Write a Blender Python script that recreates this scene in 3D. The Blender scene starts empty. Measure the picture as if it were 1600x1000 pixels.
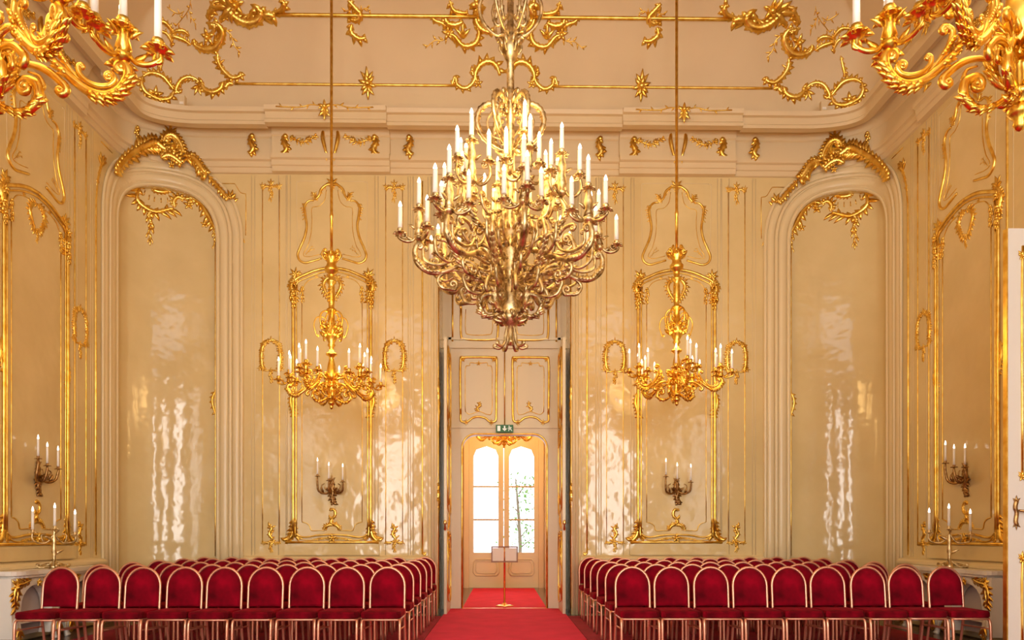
import bpy, math, random
import numpy as np
from mathutils import Vector, Matrix
random.seed(7)
S = bpy.context.scene
COL = S.collection
PI = math.pi

# ------------------------------------------------------------------ camera
FPX, HZ, CAMX, CAMH = 1130.0, 838.0, -0.047, 1.27
YAW = math.radians(0.8)
cam = bpy.data.objects.new('camera', bpy.data.cameras.new('camera'))
COL.objects.link(cam)
cam.data.sensor_width = 36.0
cam.data.lens = FPX / 1600 * 36
cam.data.shift_y = (HZ - 500) / 1600
cam.data.clip_start = 0.05
cam.location = (CAMX, 0, CAMH)
cam.rotation_euler = (PI / 2, 0, -YAW)
S.camera = cam

# ------------------------------------------------------------------ world, daylight, exposure
w = bpy.data.worlds.new('sky'); S.world = w; w.use_nodes = True
nt = w.node_tree; bg = nt.nodes['Background']
bg.inputs[0].default_value = (0.86, 0.93, 1.0, 1); bg.inputs[1].default_value = 3.2
S.view_settings.view_transform = 'Standard'; S.view_settings.look = 'None'
S.view_settings.gamma = 1; S.view_settings.use_curve_mapping = False
S.view_settings.exposure = 0.02

REAR = -4.5          # plane of the wall behind the photographer
WIN = [(-4.1, 1.5), (0.0, 1.5), (4.1, 1.5)]   # rear window centres and widths
WZ0, WZ1 = 0.7, 6.2
def area_light(name, loc, rot, sx, sy, power, col):
    l = bpy.data.lights.new(name, 'AREA'); l.shape = 'RECTANGLE'; l.size = sx; l.size_y = sy
    l.energy = power; l.color = col
    o = bpy.data.objects.new(name, l); COL.objects.link(o); o.location = loc; o.rotation_euler = rot
    return o
for i, (x, ww) in enumerate(WIN):
    area_light('daylight', (x, REAR - 0.35, (WZ0 + WZ1) / 2), (PI / 2, 0, 0), ww, WZ1 - WZ0, 380, (1.0, 0.95, 0.88))

# ------------------------------------------------------------------ materials
def mat(name, col, rough=0.5, metal=0.0, **k):
    m = bpy.data.materials.new(name); m.use_nodes = True
    b = m.node_tree.nodes['Principled BSDF']
    b.inputs['Base Color'].default_value = (*col, 1)
    b.inputs['Roughness'].default_value = rough
    b.inputs['Metallic'].default_value = metal
    for kk, v in k.items():
        b.inputs[kk.replace('_', ' ')].default_value = v
    return m
def noise_col(m, c1, c2, scale, detail=4, stretch=None, lo=0.35, hi=0.65, fac_out='Fac'):
    t = m.node_tree; n = t.nodes; b = n['Principled BSDF']
    tc = n.new('ShaderNodeTexCoord'); mp = n.new('ShaderNodeMapping'); ns = n.new('ShaderNodeTexNoise'); cr = n.new('ShaderNodeValToRGB')
    if stretch: mp.inputs['Scale'].default_value = stretch
    ns.inputs['Scale'].default_value = scale; ns.inputs['Detail'].default_value = detail
    cr.color_ramp.elements[0].position = lo; cr.color_ramp.elements[0].color = (*c1, 1)
    cr.color_ramp.elements[1].position = hi; cr.color_ramp.elements[1].color = (*c2, 1)
    t.links.new(tc.outputs['Object'], mp.inputs[0]); t.links.new(mp.outputs[0], ns.inputs['Vector'])
    t.links.new(ns.outputs[fac_out], cr.inputs[0]); t.links.new(cr.outputs[0], b.inputs['Base Color'])
    return m
def bump(m, scale, strength, dist=0.02, detail=2, stretch=None):
    t = m.node_tree; n = t.nodes; b = n['Principled BSDF']
    tc = n.new('ShaderNodeTexCoord'); mp = n.new('ShaderNodeMapping'); ns = n.new('ShaderNodeTexNoise'); bp = n.new('ShaderNodeBump')
    if stretch: mp.inputs['Scale'].default_value = stretch
    ns.inputs['Scale'].default_value = scale; ns.inputs['Detail'].default_value = detail
    bp.inputs['Strength'].default_value = strength; bp.inputs['Distance'].default_value = dist
    t.links.new(tc.outputs['Object'], mp.inputs[0]); t.links.new(mp.outputs[0], ns.inputs['Vector'])
    t.links.new(ns.outputs['Fac'], bp.inputs['Height']); t.links.new(bp.outputs[0], b.inputs['Normal'])
    return m
M = {}
M['wall'] = bump(noise_col(mat('wall_lacquer', (.75, .66, .52), .11), (.68, .525, .255), (.74, .58, .295), 1.3, 5), 3.2, .42, .03, 2)
M['mould'] = bump(mat('moulding_paint', (.75, .61, .36), .25), 3, .2, .01)
M['ceil'] = noise_col(mat('ceiling_plaster', (.72, .6, .46), .7), (.68, .52, .31), (.73, .565, .345), .8, 4)
M['cornice'] = mat('cornice_paint', (.72, .565, .34), .45)
M['gold'] = noise_col(mat('gilding', (1, .68, .16), .3, 1), (.80, .47, .07), (1, .74, .20), 9, 3)
M['goldw'] = noise_col(mat('gilded_wood', (1, .6, .12), .28, 1), (.80, .44, .05), (1, .72, .17), 12, 3)
M['goldp'] = noise_col(mat('aged_gilding', (.9, .7, .36), .42, 1), (.27, .175, .075), (.92, .74, .41), 16, 5, None, .34, .6)
M['bronze'] = noise_col(mat('dark_bronze', (.35, .2, .09), .38, 1), (.25, .13, .05), (.55, .34, .13), 25, 3)
M['candle'] = mat('candle_sleeve', (.93, .91, .86), .45)
M['bulb'] = mat('candle_bulb', (1, .95, .85), .3, 0, Emission_Color=(1, .93, .8, 1), Emission_Strength=3.0)
M['velvet'] = mat('red_velvet', (.30, .004, .018), .9, 0, Specular_IOR_Level=.12, Sheen_Weight=.08, Sheen_Roughness=.3, Sheen_Tint=(1, .12, .16, 1))
noise_col(M['velvet'], (.09, .0, .004), (.30, .0, .014), 4.5, 3)
M['chairm'] = mat('rose_gold_tube', (.78, .40, .27), .3, .75)
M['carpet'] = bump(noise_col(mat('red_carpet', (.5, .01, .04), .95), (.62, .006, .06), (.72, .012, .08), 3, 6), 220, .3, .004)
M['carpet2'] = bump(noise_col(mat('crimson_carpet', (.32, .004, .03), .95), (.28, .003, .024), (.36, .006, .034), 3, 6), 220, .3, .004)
M['parquet'] = noise_col(mat('dark_parquet', (.12, .075, .06), .22), (.09, .055, .045), (.16, .1, .08), 4, 5, (1, 8, 1))
M['white'] = mat('white_paint', (.80, .76, .70), .28)
M['door'] = mat('door_paint', (.78, .69, .50), .3)
M['far'] = mat('far_room_paint', (.85, .70, .52), .5)
M['green'] = mat('sign_green', (.01, .16, .05), .4)
M['signw'] = mat('sign_white', (.85, .88, .8), .4, 0, Emission_Color=(.85, .9, .8, 1), Emission_Strength=.35)
M['brass'] = mat('polished_brass', (.95, .68, .3), .22, 1)
M['paper'] = mat('paper', (.85, .78, .68), .6)
M['wood'] = mat('sign_frame_wood', (.28, .12, .05), .4)
M['dark'] = mat('dark_grille', (.06, .05, .05), .6)
M['grey'] = mat('hearth_grey', (.46, .40, .40), .5)
M['leaf'] = mat('garden_leaf', (.12, .26, .03), .6)
M['trunk'] = mat('tree_bark', (.2, .14, .09), .8)
M['ground'] = mat('garden_gravel', (.7, .66, .55), .9)
g = bpy.data.materials.new('window_glass'); g.use_nodes = True
t = g.node_tree; t.nodes.clear()
o_ = t.nodes.new('ShaderNodeOutputMaterial'); mx = t.nodes.new('ShaderNodeMixShader'); tr = t.nodes.new('ShaderNodeBsdfTransparent'); gl = t.nodes.new('ShaderNodeBsdfGlossy'); fr = t.nodes.new('ShaderNodeFresnel')
gl.inputs['Roughness'].default_value = .02; fr.inputs[0].default_value = 1.45
t.links.new(fr.outputs[0], mx.inputs[0]); t.links.new(tr.outputs[0], mx.inputs[1]); t.links.new(gl.outputs[0], mx.inputs[2]); t.links.new(mx.outputs[0], o_.inputs[0])
M['glass'] = g

# ------------------------------------------------------------------ mesh helpers
def link(o, parent=None, label=None, cat=None, group=None, kind=None):
    COL.objects.link(o)
    if parent is not None: o.parent = parent
    if label: o['label'] = label
    if cat: o['category'] = cat
    if group: o['group'] = group
    if kind: o['kind'] = kind
    return o
def empty(name, loc=(0, 0, 0), rz=0, **k):
    o = bpy.data.objects.new(name, None); o.empty_display_size = .1
    o.location = loc; o.rotation_euler = (0, 0, rz)
    return link(o, **k)
def inst(name, src, parent=None, loc=(0, 0, 0), rz=0, **k):
    o = bpy.data.objects.new(name, src.data if hasattr(src, 'data') else src)
    o.location = loc; o.rotation_euler = (0, 0, rz)
    return link(o, parent, **k)

class MB:
    """collects geometry in a local (a, b, c) frame"""
    def __init__(s): s.v = []; s.f = []; s.n = 0
    def add(s, v, f):
        v = np.asarray(v, float).reshape(-1, 3)
        s.v.append(v); s.f += [tuple(i + s.n for i in q) for q in f]; s.n += len(v); return s
    def box(s, x0, x1, y0, y1, z0, z1):
        v = [(x, y, z) for z in (z0, z1) for y in (y0, y1) for x in (x0, x1)]
        return s.add(v, [(0, 2, 3, 1), (4, 5, 7, 6), (0, 1, 5, 4), (2, 6, 7, 3), (0, 4, 6, 2), (1, 3, 7, 5)])
    def ring_faces(s, n, k, cap=True):
        f = [(i * k + j, i * k + (j + 1) % k, (i + 1) * k + (j + 1) % k, (i + 1) * k + j) for i in range(n - 1) for j in range(k)]
        if cap: f += [tuple(range(k))[::-1], tuple((n - 1) * k + j for j in range(k))]
        return f
    def tube(s, pts, rad, k=6, flat=1.0, c=0.0):
        """planar path in (a, b); c = height above the plane"""
        p = np.asarray(pts, float); n = len(p)
        if n < 2: return s
        T = np.gradient(p, axis=0); L = np.hypot(T[:, 0], T[:, 1]); L[L == 0] = 1; T /= L[:, None]
        N = np.stack([-T[:, 1], T[:, 0]], 1)
        r = np.broadcast_to(np.asarray(rad, float), (n,)); cc = np.broadcast_to(np.asarray(c, float), (n,))
        an = np.arange(k) * 2 * PI / k + PI / k
        ab = p[:, None, :] + (r[:, None] * np.cos(an)[None, :])[:, :, None] * N[:, None, :]
        ch = cc[:, None] + r[:, None] * np.sin(an)[None, :] * flat
        return s.add(np.concatenate([ab, ch[:, :, None]], 2), s.ring_faces(n, k))
    def tube3(s, pts, rad, k=8):
        p = np.asarray(pts, float); n = len(p)
        T = np.gradient(p, axis=0); T /= np.linalg.norm(T, axis=1)[:, None]
        r = np.broadcast_to(np.asarray(rad, float), (n,))
        up = np.array([0, 0, 1.]) if abs(T[0][2]) < .9 else np.array([1., 0, 0])
        U = np.cross(T[0], up); U /= np.linalg.norm(U)
        an = np.arange(k) * 2 * PI / k; out = []
        for i in range(n):
            U = U - T[i] * np.dot(U, T[i]); U /= np.linalg.norm(U); V = np.cross(T[i], U)
            out.append(p[i] + r[i] * (np.cos(an)[:, None] * U + np.sin(an)[:, None] * V))
        return s.add(np.array(out), s.ring_faces(n, k))
    def lathe(s, prof, k=16, cx=0, cy=0):
        """profile (r, z) about a vertical axis"""
        an = np.arange(k) * 2 * PI / k
        v = np.array([[(cx + max(r, .0005) * math.cos(a), cy + max(r, .0005) * math.sin(a), z) for a in an] for r, z in prof])
        return s.add(v, s.ring_faces(len(prof), k))
    def prism(s, poly, y0, y1):
        """polygon in (x, z) extruded along y"""
        n = len(poly)
        v = [(x, y0, z) for x, z in poly] + [(x, y1, z) for x, z in poly]
        return s.add(v, [tuple(range(n)), tuple(range(2 * n - 1, n - 1, -1))] + [(i, i + n, (i + 1) % n + n, (i + 1) % n) for i in range(n)])
    def put(s, o, fn):
        """adds the geometry of another builder through a mapping of its vertices"""
        v = np.concatenate(o.v); return s.add(fn(v), o.f)
    def build(s, name, m, parent=None, fn=None, smooth=True, flip=False, **k):
        v = np.concatenate(s.v)
        if fn is not None: v = fn(v)
        me = bpy.data.meshes.new(name)
        me.from_pydata(v.tolist(), [], [q[::-1] for q in s.f] if flip else s.f)
        me.materials.append(M[m])
        if smooth: me.polygons.foreach_set('use_smooth', [True] * len(me.polygons))
        me.update()
        return link(bpy.data.objects.new(name, me), parent, **k)

def cr(pts, per=6):
    """Catmull-Rom through the points"""
    p = np.asarray(pts, float)
    if len(p) < 3: return np.array([p[0] + (p[-1] - p[0]) * i / per for i in range(per + 1)])
    q = np.vstack([2 * p[0] - p[1], p, 2 * p[-1] - p[-2]]); out = []
    for i in range(1, len(q) - 2):
        for j in range(per):
            t_ = j / per
            out.append(.5 * (2 * q[i] + (q[i + 1] - q[i - 1]) * t_ + (2 * q[i - 1] - 5 * q[i] + 4 * q[i + 1] - q[i + 2]) * t_ ** 2 + (3 * q[i] - q[i - 1] - 3 * q[i + 1] + q[i + 2]) * t_ ** 3))
    out.append(p[-1]); return np.array(out)
def curl(p, R, sg, turns=1.2, n=18, end=.22):
    """continues a path into a volute; sg +1 turns left, -1 right"""
    p = np.asarray(p, float); T = p[-1] - p[-2]; T /= np.hypot(*T); N = np.array([-T[1], T[0]]) * sg
    C = p[-1] + N * R; a0 = math.atan2(*(-N)[::-1]); th = np.linspace(0, turns * 2 * PI, n + 1)[1:]
    rr = R * (1 - (1 - end) * (th / th[-1]) ** .85)
    q = C + np.stack([np.cos(a0 + sg * th), np.sin(a0 + sg * th)], 1) * rr[:, None]
    return np.vstack([p, q])
def taper(n, r0, rm, r1, pk=.5):
    t_ = np.linspace(0, 1, n)
    return np.where(t_ < pk, r0 + (rm - r0) * np.sin(t_ / pk * PI / 2), r1 + (rm - r1) * np.sin((1 - t_) / (1 - pk) * PI / 2))
def scroll(mb, pts, r, s0=0, s1=0, R0=None, R1=None, per=5, k=6, flat=.9, c=0, r_end=.45, turns=1.15, pk=.5):
    """a tapered scroll, with a volute of side s0 / s1 at each end where given"""
    p = cr(pts, per); b_ = max(2, per)
    def turn(a, b, c): return 1 if (b[0] - a[0]) * (c[1] - b[1]) - (b[1] - a[1]) * (c[0] - b[0]) >= 0 else -1
    if s1: e1 = turn(p[-2 * b_ - 1 if len(p) > 2 * b_ else 0], p[-b_ - 1 if len(p) > 2 * b_ else len(p) // 2], p[-1])
    if s0: e0 = turn(p[2 * b_ if len(p) > 2 * b_ else -1], p[b_ if len(p) > 2 * b_ else len(p) // 2], p[0])
    if s1: p = curl(p, R1 or 3 * r, e1, turns)
    if s0: p = curl(p[::-1], R0 or 3 * r, e0, turns)[::-1]
    mb.tube(p, taper(len(p), r * r_end, r, r * r_end, pk), k, flat, c)
    if s1: blob(mb, p[-1], r * .8, c)
    if s0: blob(mb, p[0], r * .8, c)
    return p
def blob(mb, p, r, c=0, k=6, flat=1.0):
    a = np.array([-1, -.7, 0, .7, 1.]) ; rr = np.sqrt(np.maximum(1 - a * a, .02))
    mb.tube(np.stack([p[0] + a * r, np.full(5, p[1])], 1), rr * r, k, flat, c)
def leaf(mb, p, ang, L, wd, bend=0.0, c=0.0, lift=.0, k=5, flat=.45, n=6):
    t_ = np.linspace(0, 1, n); a = ang + bend * t_
    st = np.stack([np.cos(a), np.sin(a)], 1) * (L / (n - 1)); pt = np.asarray(p, float) + np.vstack([[0, 0], np.cumsum(st[:-1], 0)])
    rad = wd * .5 * np.sin(PI * np.clip(.12 + .86 * t_ ** .8, 0, 1)) + wd * .02
    mb.tube(pt, rad, k, flat, c + lift * t_ ** 1.5)
def flower(mb, p, r, c=0, n=5, a0=.3):
    for i in range(n): leaf(mb, p, a0 + i * 2 * PI / n, r * 1.15, r * .75, 0, c, r * .25, 4, .5, 4)
    blob(mb, p, r * .38, c + r * .25)
def tuft(mb, p, ang, L, n=3, spread=.55, c=0, wd=.38):
    for i in range(n):
        o = (i - (n - 1) / 2); leaf(mb, p, ang + o * spread, L * (1 - .18 * abs(o)), L * wd, o * .5, c, L * .12, 4, .5, 5)
def rocaille(mb, pts, r, side=1, step=3, ll=3.2, s0=0, s1=0, c=0, k=6, per=5, turns=1.0, flat=.9):
    """scroll with leaf tips along its outer side and a ribbed body"""
    p = cr(pts, per)
    if s1: p = curl(p, 2.6 * r, s1, turns, 12)
    if s0: p = curl(p[::-1], 2.6 * r, s0, turns, 12)[::-1]
    r = r * 1.25; n = len(p); rr = taper(n, r * .45, r, r * .45) * (1 + .16 * np.cos(np.arange(n) * PI))
    mb.tube(p, rr, k, flat, c)
    T = np.gradient(p, axis=0)
    for i in range(1, n - 1, step):
        a = math.atan2(T[i, 1], T[i, 0]); leaf(mb, p[i], a + side * .75, r * ll * (.9 + .5 * random.random()), r * 1.9, side * .6, c, 0, 4, .55, 4)
        if i % 2: leaf(mb, p[i], a - side * .7, r * ll * .75, r * 1.6, -side * .6, c, 0, 4, .55, 4)
def garland(mb, pts, r, c=0, per=4):
    """string of small leaves and blossoms along a path"""
    p = cr(pts, per); mb.tube(p, r * .3, 4, .9, c); T = np.gradient(p, axis=0)
    for i in range(len(p)):
        a = math.atan2(T[i, 1], T[i, 0])
        if i % 3 == 1: flower(mb, p[i], r * 1.15, c)
        else:
            leaf(mb, p[i], a + .8, r * 2.1, r * .9, .5, c, 0, 4, .5, 4); leaf(mb, p[i], a - .8, r * 2.1, r * .9, -.5, c, 0, 4, .5, 4)
def drop(mb, p, L, r, c=0, n=5):
    """hanging pendant of husks"""
    for i in range(n):
        q = (p[0] + r * .25 * math.sin(i * 1.9), p[1] - L * i / n); rr = r * (1 - .11 * i)
        leaf(mb, q, -PI / 2 - .55, L / n * 1.35, rr * .9, .7, c, 0, 4, .6, 4); leaf(mb, q, -PI / 2 + .55, L / n * 1.35, rr * .9, -.7, c, 0, 4, .6, 4)
        blob(mb, q, rr * .42, c)
    leaf(mb, (p[0], p[1] - L * .9), -PI / 2, L * .22, r * .5, 0, c, 0, 4, .6, 4)
def sprig(mb, pts, r, c=0, L=6):
    p = cr(pts, 4); mb.tube(p, r, 4, .9, c); T = np.gradient(p, axis=0)
    for i in range(1, len(p)):
        if i % 2 == 0: continue
        a = math.atan2(T[i, 1], T[i, 0]); sg = 1 if (i // 2) % 2 else -1
        leaf(mb, p[i], a + sg * .8, r * L, r * L * .42, sg * .3, c, 0, 4, .5, 4)

# ------------------------------------------------------------------ plan of the room
DW, XW = 11.7, 5.9              # main back wall plane, side wall plane
CA, CB, CE = 1.25, .75, 2.3     # rounded corners (superellipse)
FL = XW - CA                    # half width of the flat back wall
th = np.linspace(0, PI / 2, 400)
ex, ey = np.sin(th) ** (2 / CE), np.cos(th) ** (2 / CE)
sl = np.concatenate([[0], np.cumsum(np.hypot(np.diff(ex * CA), np.diff(ey * CB)))]); CL = sl[-1]
U_SIDE = FL + CL                # u where the flat side wall starts
D_SIDE = DW - CB                # its y there
def usd(d): return U_SIDE + (D_SIDE - d)     # depth on the side wall -> u
def W(u, n=0.0):
    """plan: distance u from the middle of the back wall along the wall, n = distance into the room -> x, y (right side)"""
    u = np.asarray(u, float); n = np.broadcast_to(np.asarray(n, float), u.shape)
    ra, rb = np.maximum(CA - n, .08), np.maximum(CB - n, .08)
    cx, cy = XW - n - ra, DW - n - rb
    q = np.clip((u - FL), 0, CL); sx, sy = np.interp(q, sl, ex), np.interp(q, sl, ey)
    x = np.where(u < FL, u * cx / FL, cx + ra * sx); y = np.where(u < FL, DW - n, cy + rb * sy)
    over = np.maximum(u - U_SIDE, 0)
    y = np.where(u > U_SIDE, cy * (1 - over / D_SIDE) + (D_SIDE - over - D_SIDE * (1 - over / D_SIDE)), y)
    return x, y
def wallmap(side, n0=0.0):
    def fn(v):
        x, y = W(v[:, 0], v[:, 2] + n0); return np.stack([side * x, y, v[:, 1]], 1)
    return fn
COVE_R, COVE_Z = 2.0, 7.85
def covemap(side):
    def fn(v):       # (u, arc length, height off the cove)
        t_ = v[:, 1] / COVE_R; R = COVE_R - v[:, 2]
        n = COVE_R - R * np.cos(t_); x, y = W(v[:, 0], n); return np.stack([side * x, y, COVE_Z + R * np.sin(t_)], 1)
    return fn
def project(x, y, z):
    dx = x - CAMX; f = y * math.cos(YAW) + dx * math.sin(YAW); r = dx * math.cos(YAW) - y * math.sin(YAW)
    return 800 + FPX * r / f, HZ - FPX * (z - CAMH) / f
_ut = np.linspace(0, 12.2, 3000); _x, _y = W(_ut); _px, _ = project(-_x, _y, 0)
def P(*pts):
    """photo measurements on the left half -> (u, z) on the wall"""
    out = []
    for x, y in pts:
        u = float(np.interp(-x, -_px, _ut)); X, Y = W(np.array([u])); f = Y[0] * math.cos(YAW) + (-X[0] - CAMX) * math.sin(YAW)
        out.append((u, CAMH + (HZ - y) * f / FPX))
    return np.array(out)
_gu, _gs = np.meshgrid(np.linspace(0, 7.6, 500), np.linspace(.2, 2.2, 220))
_gv = covemap(-1)(np.stack([_gu.ravel(), _gs.ravel(), np.zeros(_gu.size)], 1)); _gx, _gy = project(_gv[:, 0], _gv[:, 1], _gv[:, 2])
def PC(*pts):
    """same for the cove of the ceiling"""
    out = []
    for x, y in pts:
        i = int(np.argmin((_gx - x) ** 2 + (_gy - y) ** 2)); out.append((_gu.ravel()[i], _gs.ravel()[i]))
    return np.array(out)

# ------------------------------------------------------------------ structure
def struct(mb, name, m, parent=None, **k):
    return mb.build(name, m, parent, kind=None if parent else 'structure', **k)
ZW = 8.2
EMB_X, EMB_Z, DOORY = 1.08, 5.55, 12.65
mb = MB(); mb.box(-XW - .3, XW + .3, REAR - .3, DOORY, -.1, 0); floor = struct(mb, 'floor', 'parquet', smooth=False)
floor['label'] = 'dark polished parquet floor of the hall'
# back wall with the door embrasure
def wall_strip(mb, us, z0, z1, n=0.0):
    """vertical strip; z0/z1 numbers or arrays per column"""
    k = len(us); z0 = np.broadcast_to(z0, (k,)); z1 = np.broadcast_to(z1, (k,))
    v = [(us[i], z0[i], n) for i in range(k)] + [(us[i], z1[i], n) for i in range(k)]
    mb.add(v, [(i, i + 1, k + i + 1, k + i) for i in range(k - 1)])
mb = MB()
def quad(mb, *p): mb.add(p, [tuple(range(len(p)))])
for s in (-1, 1):
    quad(mb, (s * EMB_X, DW, 0), (s * FL, DW, 0), (s * FL, DW, ZW), (s * EMB_X, DW, ZW))
    quad(mb, (s * EMB_X, DW, 0), (s * EMB_X, DOORY, 0), (s * EMB_X, DOORY, EMB_Z), (s * EMB_X, DW, EMB_Z))
quad(mb, (-EMB_X, DW, EMB_Z), (EMB_X, DW, EMB_Z), (EMB_X, DW, ZW), (-EMB_X, DW, ZW))
quad(mb, (-EMB_X, DW, EMB_Z), (EMB_X, DW, EMB_Z), (EMB_X, DOORY, EMB_Z), (-EMB_X, DOORY, EMB_Z))
wall_back = struct(mb, 'wall_back', 'wall', smooth=False)
wall_back['label'] = 'cream lacquered back wall with gilded stucco panels'
# side walls with the rounded corner niches
NI0, NI1 = P((183, 600))[0][0], P((338, 600))[0][0]      # inner edges of the niche on u
NI0, NI1 = max(NI0, NI1), min(NI0, NI1)
NC, NH = (NI0 + NI1) / 2, abs(NI0 - NI1) / 2
NSPR, NRISE = 6.02, .80
def arch(u, grow=0.0):
    q = np.clip(np.abs((np.asarray(u) - NC) / (NH + grow)), 0, 1); return NSPR + (NRISE + grow) * (1 - q ** 2.2) ** (1 / 2.2)
def arch_path(grow, n=28, zb=0.0):
    t_ = np.linspace(PI, 0, n); cx = np.cos(t_); sx = np.sin(t_)
    a = np.sign(cx) * np.abs(cx) ** (2 / 2.2); b = sx ** (2 / 2.2)
    top = np.stack([NC + (NH + grow) * a, NSPR + (NRISE + grow) * b], 1)
    return np.vstack([[(top[0, 0], z) for z in np.linspace(zb, NSPR, 6)[:-1]], top, [(top[-1, 0], z) for z in np.linspace(NSPR, zb, 6)[1:]]])
walls = {}
REC = -.10
for s, nm in ((-1, 'wall_left'), (1, 'wall_right')):
    mb = MB()
    us = np.linspace(FL, NI1, 3) if NI1 > FL else np.array([FL])
    if NI1 > FL: wall_strip(mb, us, 0, ZW)
    un = np.linspace(NI1, NI0, 41)
    wall_strip(mb, un, arch(un), ZW)
    wall_strip(mb, np.linspace(NI0, max(U_SIDE, NI0 + .01), 4), 0, ZW)
    D0, D1, DZ = 5.7, 6.96, 4.35          # side door opening near the camera
    if s > 0:
        wall_strip(mb, np.array([max(U_SIDE, NI0 + .01), usd(D1)]), 0, ZW)
        wall_strip(mb, np.array([usd(D1), usd(D0)]), DZ, ZW); wall_strip(mb, np.array([usd(D0), usd(REAR)]), 0, ZW)
        for d in (D0, D1): mb.add([(usd(d), 0, 0), (usd(d), 0, -.35), (usd(d), DZ, -.35), (usd(d), DZ, 0)], [(0, 1, 2, 3)])
        mb.add([(usd(D0), DZ, 0), (usd(D1), DZ, 0), (usd(D1), DZ, -.35), (usd(D0), DZ, -.35)], [(0, 1, 2, 3)])
        mb.add([(usd(D0), 0, -.35), (usd(D1), 0, -.35), (usd(D1), DZ, -.35), (usd(D0), DZ, -.35)], [(0, 1, 2, 3)])
    else:
        wall_strip(mb, np.array([max(U_SIDE, NI0 + .01), usd(REAR)]), 0, ZW)
    ob = struct(mb, nm, 'wall', fn=wallmap(s), flip=s < 0); walls[s] = ob
    ob['label'] = ('left' if s < 0 else 'right') + ' side wall, cream lacquer with gilded panels and rounded corner niche'
    # the recessed niche
    mb = MB(); un = np.linspace(NI1, NI0, 61)
    wall_strip(mb, un, 0, arch(un, .02), REC)
    ap = arch_path(0, 40)
    k = len(ap); mb.add([(a, b, 0) for a, b in ap] + [(a, b, REC) for a, b in ap], [(i, i + 1, k + i + 1, k + i) for i in range(k - 1)])
    mb.build('niche', 'wall', ob, wallmap(s), label='smooth concave corner niche')
    # moulded cream surround of the niche
    mb = MB()
    for gr, r, c in ((.03, .028, .02), (.13, .075, .012), (.235, .03, .03), (.32, .065, .015), (.41, .028, .02)):
        mb.tube(arch_path(gr, 40), r, 8, .45 if r > .05 else .8, c)
    wdt = .44
    a0, a1 = arch_path(0, 40), arch_path(wdt, 40); k = len(a0)
    mb.add([(a, b, .025) for a, b in a0] + [(a, b, .025) for a, b in a1], [(i, i + 1, k + i + 1, k + i) for i in range(k - 1)])
    mb.build('niche_surround', 'mould', ob, wallmap(s))

# wall behind the photographer with its tall windows
mb = MB(); xs = [-XW]
for x, ww in WIN: xs += [x - ww / 2, x + ww / 2]
xs.append(XW)
for i in range(len(xs) - 1):
    if i % 2 == 0: mb.box(xs[i], xs[i + 1], REAR - .25, REAR, 0, ZW)
    else: mb.box(xs[i], xs[i + 1], REAR - .25, REAR, 0, WZ0); mb.box(xs[i], xs[i + 1], REAR - .25, REAR, WZ1, ZW)
wr = struct(mb, 'wall_rear', 'wall', smooth=False); wr['label'] = 'wall behind the chairs opposite, with tall windows'
for i, (x, ww) in enumerate(WIN):
    mb = MB(); x0, x1 = x - ww / 2, x + ww / 2
    mb.box(x0, x0 + .07, REAR - .2, REAR - .1, WZ0, WZ1); mb.box(x1 - .07, x1, REAR - .2, REAR - .1, WZ0, WZ1); mb.box(x - .05, x + .05, REAR - .2, REAR - .1, WZ0, WZ1)
    for k in range(6):
        z = WZ0 + (WZ1 - WZ0) * k / 5; mb.box(x0, x1, REAR - .19, REAR - .11, z - .03, z + .03)
    wo = struct(mb, 'window_%d' % (i + 1), 'white', smooth=False); wo['label'] = 'tall paned window in the wall behind the camera'
# ceiling: flat middle and the cove round it
NT = 1.0; TT = math.acos(1 - NT / COVE_R)
mb = MB(); x1 = XW - NT
mb.box(-x1, x1, REAR, DW - NT, COVE_Z + COVE_R * math.sin(TT), COVE_Z + COVE_R * math.sin(TT) + .1)
ceiling = struct(mb, 'ceiling', 'ceil', smooth=False); ceiling['label'] = 'pale plaster ceiling with gilded rococo tracery on its cove'
for s in (-1, 1):
    mb = MB(); us = np.concatenate([np.linspace(0, FL, 8)[:-1], np.linspace(FL, U_SIDE, 40)[:-1], np.linspace(U_SIDE, usd(REAR), 12)])
    ss = np.linspace(0, TT * COVE_R, 14); k = len(us)
    mb.add([(u, q, 0) for q in ss for u in us], [(j * k + i, j * k + i + 1, (j + 1) * k + i + 1, (j + 1) * k + i) for j in range(len(ss) - 1) for i in range(k - 1)])
    mb.build('cove', 'ceil', ceiling, covemap(s), flip=s > 0)
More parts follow.
